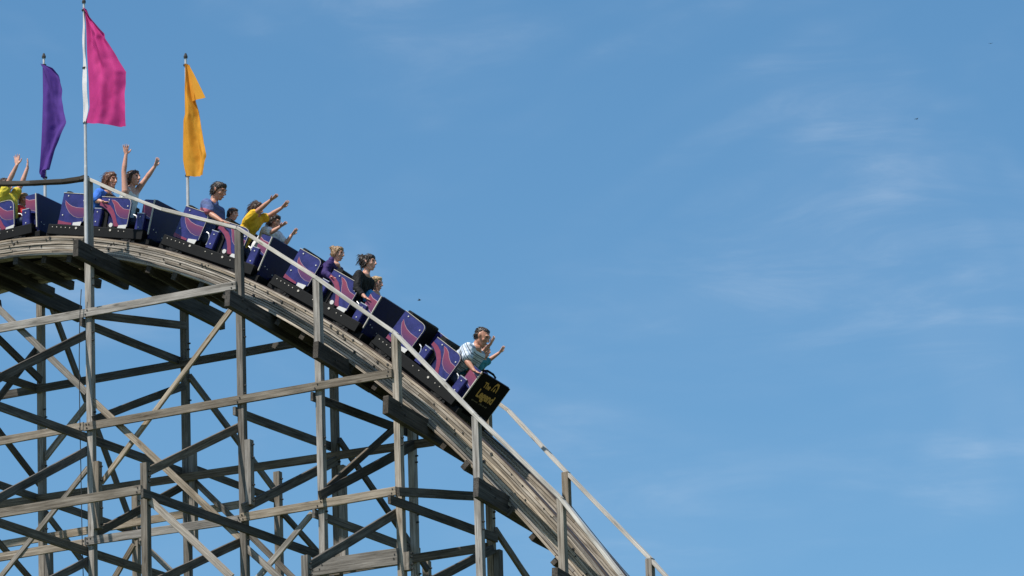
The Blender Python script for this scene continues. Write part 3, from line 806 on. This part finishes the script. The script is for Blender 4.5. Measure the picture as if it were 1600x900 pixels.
    part(root, 'coupling', ('cp',), lambda: MB().cbox((1.60-CMID, -.13, .10), (2.02-CMID, .13, .19), .02).mesh('coupling') if not lead else MB().cbox((1.60-CMID, -.13, .10), (2.02-CMID, .13, .19), .02).mesh('coupling'), M['chassis']) if not lead else \
        part(root, 'bumper', ('bu',), lambda: MB().cbox((1.56-CMID, -.36, .07), (1.74-CMID, .36, .185), .02).mesh('bumper'), M['black'])
    if lead:
        # far-side fender and black grab hoop
        part(root, 'fender', ('fd',), lambda: MB().cbox((1.50-CMID, VS+.0, .16), (1.66-CMID, VS+.07, .46), .01).mesh('fender'), M['black'])
        part(root, 'grab_hoop', ('gh',), lambda: MB().tube([(1.52-CMID, -.22, .64), (1.53-CMID, -.20, .755), (1.54-CMID, -.12, .785), (1.56-CMID, .04, .785), (1.57-CMID, .12, .765), (1.58-CMID, .15, .64)], .017, 8).mesh('grab_hoop'), M['black'])
        def text(body, size, v, w, mat, name, extra=0.0, sx=1.0):
            cu = bpy.data.curves.new(name, 'FONT'); cu.body = body; cu.size = size; cu.extrude = .0015; cu.offset = extra
            cu.align_x = 'CENTER'; cu.resolution_u = 3
            t = bpy.data.objects.new(name, cu); COL.objects.link(t)
            dg = bpy.context.evaluated_depsgraph_get()
            me = bpy.data.meshes.new_from_object(t.evaluated_get(dg)); bpy.data.objects.remove(t); bpy.data.curves.remove(cu)
            # text x -> +v, text y -> +w, normal -> +u
            for vv in me.vertices:
                x, y, z = vv.co; vv.co = (1.7025-CMID+z, v+x*sx, w+y)
            me.materials.clear()
            return link(name, me, mat, ff)
        text('Legend', .18, .0, .40, M['gold'], 'lettering', .006, .98)
        text('The', .125, -.13, .565, M['gold'], 'lettering', .003)
        m = MB()   # little rider emblem above the name
        m.prism([(0, 0), (.02, .005), (.03, .075), (.06, .11), (.10, .11), (.125, .07), (.13, .02), (.15, 0), (.155, .03), (.145, .10), (.115, .145), (.05, .145), (.015, .09)], 0, .003)
        m.prism([(.055, .015), (.075, .07), (.10, .02), (.08, .0)], 0, .003)
        me = m.mesh('emblem')
        for vv in me.vertices:
            x, y, z = vv.co; vv.co = (1.7012-CMID+(.003-y), .015+x, .575+z)
        me.flip_normals()
        link('emblem', me, M['gold'], ff)
        m = MB(); v = -.27; rr = random.Random(3)   # the small line under it, too small to read
        for k in range(15):
            wdt = rr.uniform(.013, .026); hh = rr.uniform(.014, .028)
            if k == 7: v += .045
            m.box((1.7005-CMID, v, .315), (1.7025-CMID, v+wdt*.35, .315+hh)); m.box((1.7005-CMID, v+wdt*.35, .315+hh*.3), (1.7024-CMID, v+wdt*.8, .315+hh*.55))
            v += wdt+.009
        link('small_lettering', m.mesh('small_lettering'), M['tan'], ff)
    return root
CARX = [-2.34, -.355, 1.605, 3.43, 5.08]
car_labels = ['blue coaster car cut by the left edge carrying the red-shirted child',
              'blue coaster car passing behind the tall post with the blue-shirted rider',
              'blue coaster car at mid train carrying the yellow-shirted rider with raised arms',
              'blue coaster car with the purple-hooded rider and the rider in black',
              'leading coaster car with black nose and gold lettering']
cars = [build_car(x, l, i == 4) for i, (x, l) in enumerate(zip(CARX, car_labels))]

#PEOPLE
# ------------------------------------------------------------------ riders
def ico(c, r, sub=2):
    bm = bmesh.new(); bmesh.ops.create_icosphere(bm, subdivisions=sub, radius=1.0)
    out = [v.co.copy() for v in bm.verts]; bm.free(); return out
_ICO = ico(None, None, 2)
class Blob:
    """overlapping rounded pieces that are fused into one skin"""
    def __init__(s): s.bm = bmesh.new()
    def hull(s, balls):
        """balls: (centre, radius or (rx,ry,rz), optional 3x3 axes)"""
        b2 = bmesh.new()
        for q in balls:
            c, r = V3(q[0]), q[1]; ax = q[2] if len(q) > 2 else None
            rr = r if isinstance(r, (tuple, list)) else (r, r, r)
            for v in _ICO:
                d = V3((v.x*rr[0], v.y*rr[1], v.z*rr[2]))
                if ax is not None: d = ax @ d
                b2.verts.new(c+d)
        res = bmesh.ops.convex_hull(b2, input=b2.verts)
        junk = [e for e in res['geom_interior'] if isinstance(e, bmesh.types.BMVert)]
        bmesh.ops.delete(b2, geom=list(set(junk)), context='VERTS')
        loose = [v for v in b2.verts if not v.link_faces]
        if loose: bmesh.ops.delete(b2, geom=loose, context='VERTS')
        bmesh.ops.recalc_face_normals(b2, faces=b2.faces)
        me = bpy.data.meshes.new('tmp'); b2.to_mesh(me); b2.free(); s.bm.from_mesh(me); bpy.data.meshes.remove(me)
        return s
    def chain(s, pts):
        for a, b in zip(pts, pts[1:]): s.hull([a, b])
        return s
    def fuse(s, name, voxel, smooth=2, disp=None):
        me = bpy.data.meshes.new('tmp'); s.bm.to_mesh(me); s.bm.free()
        o = bpy.data.objects.new('tmp', me); COL.objects.link(o)
        md = o.modifiers.new('r', 'REMESH'); md.mode = 'VOXEL'; md.voxel_size = voxel
        if smooth:
            ms = o.modifiers.new('s', 'SMOOTH'); ms.iterations = smooth; ms.factor = 0.5
        dg = bpy.context.evaluated_depsgraph_get()
        out = bpy.data.meshes.new_from_object(o.evaluated_get(dg)); out.name = name
        bpy.data.objects.remove(o); bpy.data.meshes.remove(me)
        if disp:
            out.update()
            nrm = [v.normal.copy() for v in out.vertices]
            for v, n in zip(out.vertices, nrm): v.co += n*disp(v.co)
        for p in out.polygons: p.use_smooth = True
        out.materials.clear()
        return out
def basis(x, y, z): return Matrix(((x.x, y.x, z.x), (x.y, y.y, z.y), (x.z, y.z, z.z)))

def hand(bl, wrist, tip, palm_n, s, spread=.35, curl=.25, thumb_side=1):
    """palm, four fingers of unequal length with a bend at the knuckles, thumb from the side of the palm"""
    d = (tip-wrist).normalized(); n = (palm_n-d*palm_n.dot(d)).normalized(); a = d.cross(n).normalized()*thumb_side
    L = max(.14*s, min(.20*s, (tip-wrist).length)); pl = L*.52
    ax = basis(d, a, n)
    bl.hull([(wrist, (.022*s, .026*s, .018*s), ax), (wrist+d*pl*.55, (.03*s, .042*s, .015*s), ax), (wrist+d*pl, (.02*s, .044*s, .013*s), ax)])
    for k, (off, ln) in enumerate(((.034, .92), (.012, 1.0), (-.011, .95), (-.033, .78))):
        f = (d+a*(off/.034)*spread*.55).normalized(); l = (L-pl)*ln
        p0 = wrist+d*pl*.92+a*off*s; p1 = p0+f*l*.5+n*l*curl*.12; p2 = p1+(f+n*curl).normalized()*l*.52
        bl.chain([(p0, .0105*s), (p1, .0095*s), (p2, .0075*s)])
    p0 = wrist+d*pl*.30+a*.032*s; p1 = p0+(d*.62+a*.78).normalized()*.042*s; p2 = p1+(d*.85+a*.45+n*.2).normalized()*.036*s
    bl.chain([(p0, .0135*s), (p1, .0115*s), (p2, .009*s)])

def person(label, car, v, hip_u, head, sh_n, skin, top, hair, hair_style, s=1.0, sh_f=None, arm_n=None, arm_f=None,
           yaw=0.0, pitch=8.0, sleeve=.55, hem='tee', arm_vn=None, arm_vf=None, palm=(0, 0, 1), hw=.40):
    """pixel places are on the plane the rider sits in (car frame, lateral v)"""
    Mc = car_mat(CARX[car]); O = Mc.translation; T = Mc.to_3x3().col[0]; B = Mc.to_3x3().col[1]; N = Mc.to_3x3().col[2]
    def at(p, vv):
        d = ray(*p); o = O+B*vv; return CAM+d*((o-CAM).dot(B)/d.dot(B))
    s *= 1.07
    half = .168*s
    fwd = T
    hd = at(head, v)
    sn = at(sh_n, v-half); sf = at(sh_f, v+half) if sh_f else sn+B*half*2
    hip = O+T*(hip_u-CMID)+B*v+N*hw
    sn = sn+N*.025*s; sf = sf+N*.025*s; smid = (sn+sf)/2
    up = (smid-hip); tl = up.length; up.normalize()
    lat = (B-up*B.dot(up)).normalized(); fw = lat.cross(up).normalized()
    if fw.dot(T) < 0: fw = -fw
    tax = basis(fw, lat, up)
    # head axes: face forward along the car's heading, level with the world plus a pitch
    hx = V3((T.x, T.y, 0)).normalized(); hx = Quaternion((0, 0, 1), math.radians(yaw)) @ hx
    hy = V3((0, 0, 1)).cross(hx).normalized(); hx = Quaternion(hy, math.radians(pitch)) @ hx; hz = hx.cross(hy).normalized()
    H = basis(hx, hy, hz)
    hs = s*1.03
    def h(x, y, z): return hd + (hx*x+hy*y+hz*z)*hs
    def sc(t): return tuple(q*hs for q in t)
    bl = Blob()
    # skull, face, jaw
    bl.hull([(h(-.018, 0, .030), sc((.094, .076, .088)), H), (h(.03, 0, .005), sc((.055, .062, .07)), H)])
    bl.hull([(h(.02, 0, -.01), sc((.062, .060, .06)), H), (h(.045, 0, -.088), sc((.030, .028, .020)), H), (h(-.005, 0, -.055), sc((.045, .056, .035)), H)])
    bl.hull([(h(.082, 0, .026), .009*s), (h(.108, 0, -.018), .0125*s), (h(.090, 0, -.026), sc((.012, .018, .008)), H)])
    bl.hull([(h(.074, .030, .040), sc((.014, .026, .009)), H), (h(.074, -.030, .040), sc((.014, .026, .009)), H)])
    bl.hull([(h(.080, 0, -.052), sc((.010, .022, .007)), H)]); bl.hull([(h(.077, 0, -.064), sc((.010, .019, .007)), H)])
    for e in (-1, 1):
        bl.hull([(h(-.004, e*.074, .006), sc((.018, .010, .028)), H), (h(-.012, e*.082, .014), sc((.012, .007, .018)), H)])
        bl.hull([(h(.052, e*.040, -.018), sc((.022, .02, .022)), H)])
    # neck and trunk
    bl.chain([(h(-.022, 0, -.045), .052*s), (h(-.03, 0, -.095), .050*s), (smid+up*.01-fw*.005, .060*s)])
    chest = smid-up*.13*s
    bl.hull([(smid+up*.055*s-fw*.01, .052*s), (sn.lerp(smid, .25)+up*.01*s, .04*s), (sf.lerp(smid, .25)+up*.01*s, .04*s)])
    bl.hull([(sn-lat*0.0, .052*s), (sf, .052*s), (chest, sc((.098, .150, .09)), tax), (smid-up*.03*s, sc((.075, .12, .05)), tax)])
    waist = hip+up*.16*s
    bl.hull([(chest, sc((.098, .148, .09)), tax), (smid-up*.06*s-fw*.035*s, sc((.06, .12, .06)), tax)])
    bl.hull([(chest, sc((.098, .148, .09)), tax), (waist, sc((.092, .128, .06)), tax)])
    bl.hull([(waist, sc((.092, .128, .06)), tax), (hip, sc((.10, .150, .08)), tax)])
    arms = []
    for side, arm, sp in ((-1, arm_n, sn), (1, arm_f, sf)):
        vv = v+side*half*1.05
        vo = (arm_vn if side < 0 else arm_vf)
        if arm is None:
            el = sp-up*.24*s+fw*.10*s+lat*side*.03; wr = el+fw*.20*s+up*.03*s-lat*side*.08; tp = wr+fw*.15*s
            pn = -up
        else:
            vs_ = vo or (vv+side*.03, vv+side*.04, vv+side*.04)
            el, wr, tp = at(arm[0], vs_[0]), at(arm[1], vs_[1]), at(arm[2], vs_[2])
            pn = V3(palm)
        # keep arms to human lengths
        ua, fa = .29*s, .25*s
        bl.chain([(sp, .050*s), (sp.lerp(el, .45), .043*s), (el, .036*s)])
        bl.chain([(el, .036*s), (el.lerp(wr, .3), .038*s), (wr, .024*s)])
        hand(bl, wr, tp, pn, s, thumb_side=-side)
        arms.append((sp, el, wr))
    body = link('person', bl.fuse('person', .0072), M[skin])
    tag(body, label, 'person', 'riders on the roller coaster')
    # eyes and brows
    mb = MB()
    for e in (-1, 1): mb.tube([h(.070, e*.030, .020), h(.083, e*.030, .020), h(.0865, e*.030, .020)], [.0085*s, .008*s, .002*s], 8)
    o = link('eyes', mb.mesh('eyes', True), M['eye'], body); o['kind'] = 'stuff'
    mb = MB(); mb.tube([h(.083, -.024, -.058), h(.0905, 0, -.058), h(.083, .024, -.058)], .0042*s, 6)
    link('lips', mb.mesh('lips', True), M['lip'], body)
    # hair
    def sch(t): return tuple(q*hs*.945 for q in t)
    hb = Blob(); fr = {'balding': .02}.get(hair_style, .055)
    if hair_style != 'balding':
        hb.hull([(h(-.015, 0, .055), sch((.094, .083, .072)), H), (h(.038, 0, .082), sch((.045, .060, .032)), H)])
        hb.hull([(h(-.045, 0, .03), sch((.072, .084, .085)), H), (h(-.055, 0, -.02), sch((.055, .075, .055)), H)])
        for e in (-1, 1): hb.hull([(h(.012, e*.068, .05), sch((.035, .016, .035)), H), (h(-.02, e*.074, .0), sch((.028, .012, .05)), H)])
    else:
        hb.hull([(h(-.035, 0, .045), sch((.082, .082, .075)), H), (h(.0, 0, .075), sch((.065, .066, .045)), H)])
        hb.hull([(h(-.05, 0, .0), sch((.062, .080, .055)), H), (h(-.01, 0, .03), sch((.06, .083, .03)), H)])
    if hair_style in ('bob', 'long'):
        ln = -.10 if hair_style == 'bob' else -.16
        for e in (-1, 1): hb.hull([(h(-.01, e*.072, .03), sch((.05, .022, .05)), H), (h(-.035, e*.075, ln), sch((.045, .022, .03)), H)])
        hb.hull([(h(-.06, 0, .02), sch((.06, .084, .07)), H), (h(-.085, 0, ln-.01), sch((.035, .078, .03)), H)])
    if hair_style == 'short_bob':
        hb.hull([(h(-.055, 0, .0), sch((.065, .088, .08)), H), (h(-.065, 0, -.06), sch((.045, .076, .03)), H)])
        for e in (-1, 1): hb.hull([(h(-.01, e*.076, .03), sch((.035, .018, .05)), H), (h(-.02, e*.078, -.045), sch((.03, .018, .025)), H)])
    if hair_style == 'bun':
        hb.hull([(h(-.10, 0, .085), sch((.042, .045, .042)), H)]); hb.hull([(h(-.07, 0, .06), .04*s), (h(-.10, 0, .08), .03*s)])
    if hair_style == 'updo':
        rr = random.Random(11)
        hb.hull([(h(-.105, 0, .055), sch((.048, .055, .05)), H)])
        for k in range(16):
            d = V3((-1+rr.uniform(-.1, .9), rr.uniform(-.7, .7), rr.uniform(-.5, 1.1))).normalized()
            a = h(-.10, 0, .06); b = a+(hx*d.x+hy*d.y+hz*d.z)*rr.uniform(.06, .115)*s
            hb.hull([(a, .016*s), (a.lerp(b, .6)+hz*.01*s, .011*s)]); hb.hull([(a.lerp(b, .6)+hz*.01*s, .011*s), (b, .005*s)])
    sd = sum(ord(ch) for ch in label) % 97
    def hd_disp(c):
        q = V3((c.x*38, c.y*38, c.z*16)); return .007*noise.noise(q+V3((sd, 0, 0)))*s+.004*noise.noise(q*2.7)*s
    hm = hb.fuse('hair', .0075, 1, hd_disp)
    rr = random.Random(sd); st = MB(); nv = len(hm.vertices)
    long_ = {'bob': 1.5, 'long': 1.7, 'short_bob': 1.2, 'updo': 1.1}.get(hair_style, .7)
    for k in range(300):
        vx = hm.vertices[rr.randrange(nv)]; n = vx.normal; p = vx.co.copy(); lo = (p-hd)
        flow = (-hx*.75-hz*(.9 if lo.dot(hz) < .07*s else .25)+hy*rr.uniform(-.35, .35)); flow = flow-n*flow.dot(n)*.8
        if lo.dot(hx) > .05*s and lo.dot(hz) < .06*s: continue
        if flow.length < 1e-3: continue
        flow.normalize(); L = rr.uniform(.025, .06)*s*long_; lift = rr.uniform(.02, .5 if long_ > 1 else .2)
        p1 = p+flow*L*.5+n*L*lift*.45; p2 = p1+flow*L*.6+n*L*lift*.1-hz*L*.15+hy*rr.uniform(-.2, .2)*L
        st.tube([p-n*.003, p1, p2], [.0042*s, .0034*s, .0012*s], 4, False)
    hair_o = link('hair', hm, M[hair], body)
    so = link('hair_strands', st.mesh('hair_strands', True), M[hair], hair_o); so['kind'] = 'stuff'
    # clothes
    cl = Blob(); g = .019*s
    if hem == 'tank':
        cl.hull([(sn.lerp(smid, .22)-up*.03*s, .052*s+g*.6), (sf.lerp(smid, .22)-up*.03*s, .052*s+g*.6), (chest, tuple(q*hs+g for q in (.10, .152, .09)), tax)])
        for q_ in (sn, sf): cl.chain([(q_.lerp(smid, .42)+up*.022*s+fw*.0, .040*s), (chest+fw*.05*s, .06*s)])
    else:
        cl.hull([(sn-up*.004, .052*s+g), (sf-up*.004, .052*s+g), (chest, tuple(q*s+g for q in (.098, .150, .09)), tax), (smid-up*.01*s, tuple(q*s+g for q in (.060, .095, .025)), tax)])
        if hem in ('polo', 'hood'):
            cl.hull([(h(-.03, 0, -.10).lerp(smid, .35), (.062*s, .062*s, .02*s), tax), (smid, (.07*s, .08*s, .02*s), tax)])
        if hem == 'hood':
            cl.hull([(h(-.07, .04, -.10), .05*s), (h(-.07, -.04, -.10), .05*s), (smid-fw*.05+up*.01, .06*s)])
    cl.hull([(chest, tuple(q*s+g for q in (.098, .148, .09)), tax), (waist, tuple(q*s+g*1.2 for q in (.095, .130, .06)), tax)])
    cl.hull([(waist, tuple(q*s+g*1.2 for q in (.095, .130, .06)), tax), (hip+up*.02, tuple(q*s+g for q in (.10, .15, .05)), tax)])
    if hem != 'tank':
        for (sp, el, wr) in arms:
            if sleeve <= 1:
                e = sp.lerp(el, sleeve); cl.chain([(sp, .052*s+g), (e, .046*s+g*1.5)])
            else:
                cl.chain([(sp, .052*s+g), (el, .038*s+g*1.2), (el.lerp(wr, sleeve-1), .027*s+g)])
    def cl_disp(c):
        w = noise.noise(c*6+V3((sd, 3, 0)))
        return .010*noise.noise(c*11+V3((sd, 3, w)))+.010*(.5-abs(noise.noise(c*17+V3((w*2, sd, w)))))-.002
    me = cl.fuse('shirt', .0095, 2, cl_disp)
    set_grain(me, [((c.co-hip).dot(fw), (c.co-hip).dot(lat), (c.co-hip).dot(up)) for c in me.vertices])
    link('shirt', me, M[top], body)
    # legs, seated
    lg = Blob()
    lg.hull([(hip, sc((.105, .155, .075)), tax)])
    for e in (-1, 1):
        a = hip+B*e*.08*s; kn = a+T*.33*s+N*.03; ft = kn-N*.24*s+T*.03
        lg.chain([(a, .078*s), (kn, .055*s), (ft, .042*s)]); lg.hull([(ft, .04*s), (ft+T*.10*s-N*.01, .03*s)])
    link('trousers', lg.fuse('trousers', .013, 2), M['jeans'], body)
    return body
M['blue_tee'] = fabric('royal_blue_cotton', (0.05, 0.17, 0.60), 0, .12, 25)
M['grey_tank'] = fabric('pale_grey_cotton', (0.66, 0.67, 0.62), 0, .12, 25)
M['lime_tee'] = fabric('yellow_green_cotton', (0.62, 0.50, 0.05), 0, .12, 25)
M['red_tee'] = fabric('red_cotton', (0.62, 0.03, 0.03), 0, .12, 25)
M['yellow_tee'] = fabric('golden_yellow_cotton', (0.72, 0.42, 0.025), 0, .12, 25)
M['white_tee'] = fabric('white_cotton', (0.68, 0.70, 0.74), 0, .10, 25)
M['purple_hoodie'] = fabric('dark_purple_fleece', (0.045, 0.028, 0.12), 0, .2, 40)
M['black_top'] = fabric('black_cotton', (0.012, 0.012, 0.013), 0, .3, 40)
M['sky_tee'] = fabric('bright_blue_cotton', (0.08, 0.36, 0.70), 0, .12, 25)
M['teal_tee'] = fabric('teal_cotton', (0.04, 0.25, 0.33), 0, .12, 25)
M['stripe_polo'] = stripes('blue_and_white_striped_knit', [(0.0, (.60, .66, .72)), (.40, (.26, .34, .46)), (.58, (.60, .66, .72)), (.78, (.07, .09, .14)), (.94, (.60, .66, .72))], 2, 14.0)
M['band_polo'] = stripes('blue_polo_with_red_band', [(0.0, (.075, .11, .26)), (.62, (.42, .12, .16)), (.78, (.075, .11, .26)), (.9, (.06, .09, .20))], 2, 2.0, -.06)
NEAR, FAR = -.20, .20
R1, R2 = .30, 1.02
rider_data = [
 dict(label='person in a yellow-green shirt with both arms up at the left edge', car=0, v=NEAR, hip_u=R2, head=(9, 292), sh_n=(4, 309), sh_f=(21, 311), skin='skin', top='lime_tee', hair='hair_brown', hair_style='short_bob',
      arm_n=((15, 281), (26.5, 258), (26.7, 241)), arm_f=((34, 287), (43, 262), (43.7, 248)), sleeve=.4),
 dict(label='small child in a red shirt sitting in the car at the left edge', car=0, v=FAR-.04, hip_u=R2+.06, head=(37, 312), sh_n=(29, 328), skin='skin_tan', top='red_tee', hair='hair_fair', hair_style='short', s=.82, yaw=-25, hw=.36),
 dict(label='person with auburn bob in a royal blue shirt holding the lap bar', car=1, v=NEAR, hip_u=R1, head=(173, 282), sh_n=(155, 304), skin='skin', top='blue_tee', hair='hair_auburn', hair_style='bob',
      arm_n=((149, 313), (160, 315), (170, 317)), sleeve=.75, yaw=-10),
 dict(label='person in a pale grey tank top with both arms stretched high', car=1, v=NEAR, hip_u=R2, head=(209, 279), sh_n=(195, 301), sh_f=(212, 303), skin='skin', top='grey_tank', hair='hair_brown', hair_style='short_bob',
      arm_n=((193.5, 268), (197, 241), (196, 225)), arm_f=((229, 278), (242, 260), (247, 248)), hem='tank', yaw=-6, pitch=0),
 dict(label='person with dark hair in a blue polo with red bands looking down', car=2, v=NEAR, hip_u=R1, head=(342, 299), sh_n=(321, 321), skin='skin_tan', top='band_polo', hair='hair_dark', hair_style='short', s=1.10,
      arm_n=((330, 335), (347, 346), (358, 350)), sleeve=.62, hem='polo', pitch=22),
 dict(label='small brown-haired child beside the person in the blue polo', car=2, v=FAR-.06, hip_u=R1+.06, head=(364, 335), sh_n=(354, 351), skin='skin', top='white_tee', hair='hair_brown', hair_style='short', s=.78, pitch=12, hw=.34),
 dict(label='person in a golden yellow shirt reaching both arms forward', car=2, v=NEAR, hip_u=R2-.04, head=(401, 328), sh_n=(388, 343), sh_f=(406, 345), skin='skin_tan', top='yellow_tee', hair='hair_brown', hair_style='long', s=.94,
      arm_n=((407, 326), (422.5, 313), (435, 304)), arm_f=((423, 335.5), (440.5, 324.5), (451.5, 313.5)), sleeve=.42, pitch=15),
 dict(label='person with dark hair in a white shirt with hands out behind the yellow-shirted rider', car=2, v=FAR, hip_u=R2, head=(429, 347), sh_n=(413, 362), sh_f=(432, 369), skin='skin', top='white_tee', hair='hair_dark', hair_style='short_bob', s=.88,
      arm_n=((424, 363), (438, 354), (449, 347)), arm_f=((446, 381), (456, 367), (463, 359)), sleeve=.6, pitch=20),
 dict(label='person with a blond bun in a dark purple hoodie', car=3, v=NEAR, hip_u=R1, head=(528, 397), sh_n=(513, 415), skin='skin', top='purple_hoodie', hair='hair_fair', hair_style='bun', s=.90,
      arm_n=((508, 427), (517, 432), (526, 436)), sleeve=1.8, hem='hood', pitch=12),
 dict(label='person in a black top with dark hair pinned up and blowing back', car=3, v=NEAR, hip_u=R2, head=(577, 411), sh_n=(559, 432), skin='skin', top='black_top', hair='hair_dark', hair_style='updo',
      arm_n=((558, 452), (570, 464), (580, 470)), sleeve=1.55, pitch=5),
 dict(label='blond child in a bright blue shirt beside the person in black', car=3, v=FAR-.04, hip_u=R2+.05, head=(588, 444), sh_n=(576, 461), skin='skin', top='sky_tee', hair='hair_blond', hair_style='short', s=.92, sleeve=.4, pitch=10, hw=.36),
 dict(label='person in a blue and white striped polo in the leading car', car=4, v=NEAR, hip_u=R2-.02, head=(754, 527), sh_n=(729, 546), skin='skin_tan', top='stripe_polo', hair='hair_dark', hair_style='balding', s=1.10,
      arm_n=((730, 565), (740, 578), (750, 584)), sleeve=.62, hem='polo', pitch=30),
 dict(label='person in a teal shirt with arms out in the leading car, half hidden', car=4, v=FAR, hip_u=R2+.04, head=(757, 549), sh_n=(743, 562), sh_f=(757, 568), skin='skin', top='teal_tee', hair='hair_brown', hair_style='short', s=.84,
      arm_n=((752, 552), (767, 537), (773, 526)), arm_f=((763, 563.5), (780.5, 551), (787.5, 542)), sleeve=.45, pitch=10),
]
for rd in rider_data: person(**rd)

# ------------------------------------------------------------------ birds far off in the sky
def bird(px, py, dist, label, roll):
    p = CAM+ray(px, py)*dist
    root_m = Matrix.Translation(p) @ Matrix.Rotation(roll, 4, 'Z') @ Matrix.Scale(.36, 4)
    mb = MB(); mb.tube([(-.17, 0, .01), (-.08, 0, 0), (.0, 0, 0), (.10, 0, .01), (.15, 0, .015), (.19, 0, .01)], [.012, .035, .05, .04, .025, .006], 8)
    o = link('bird', mb.mesh('bird', True), M['iron']); o.matrix_world = root_m; tag(o, label, 'bird', 'birds')
    for e in (-1, 1):
        mb = MB(); mb.add([(.06, e*.03, .01), (.07, e*.18, .07), (-.01, e*.36, .04), (-.05, e*.34, .04), (-.03, e*.17, .065), (-.05, e*.03, .005),
                           (.06, e*.03, .0), (.07, e*.18, .06), (-.01, e*.36, .035), (-.05, e*.34, .035), (-.03, e*.17, .055), (-.05, e*.03, -.005)],
                          [(0, 1, 4, 5), (1, 2, 3, 4), (11, 10, 7, 6), (10, 9, 8, 7), (0, 6, 7, 1), (1, 7, 8, 2), (2, 8, 9, 3), (3, 9, 10, 4), (4, 10, 11, 5), (5, 11, 6, 0)])
        link('wing', mb.mesh('wing'), M['iron'], o)
bird(655, 469, 190, 'tiny dark bird just above the train', .4)
bird(1432, 186, 230, 'tiny dark bird high in the sky at right', 1.2)
bird(1548, 68, 300, 'tiny dark bird near the top right corner of the sky', 2.0)
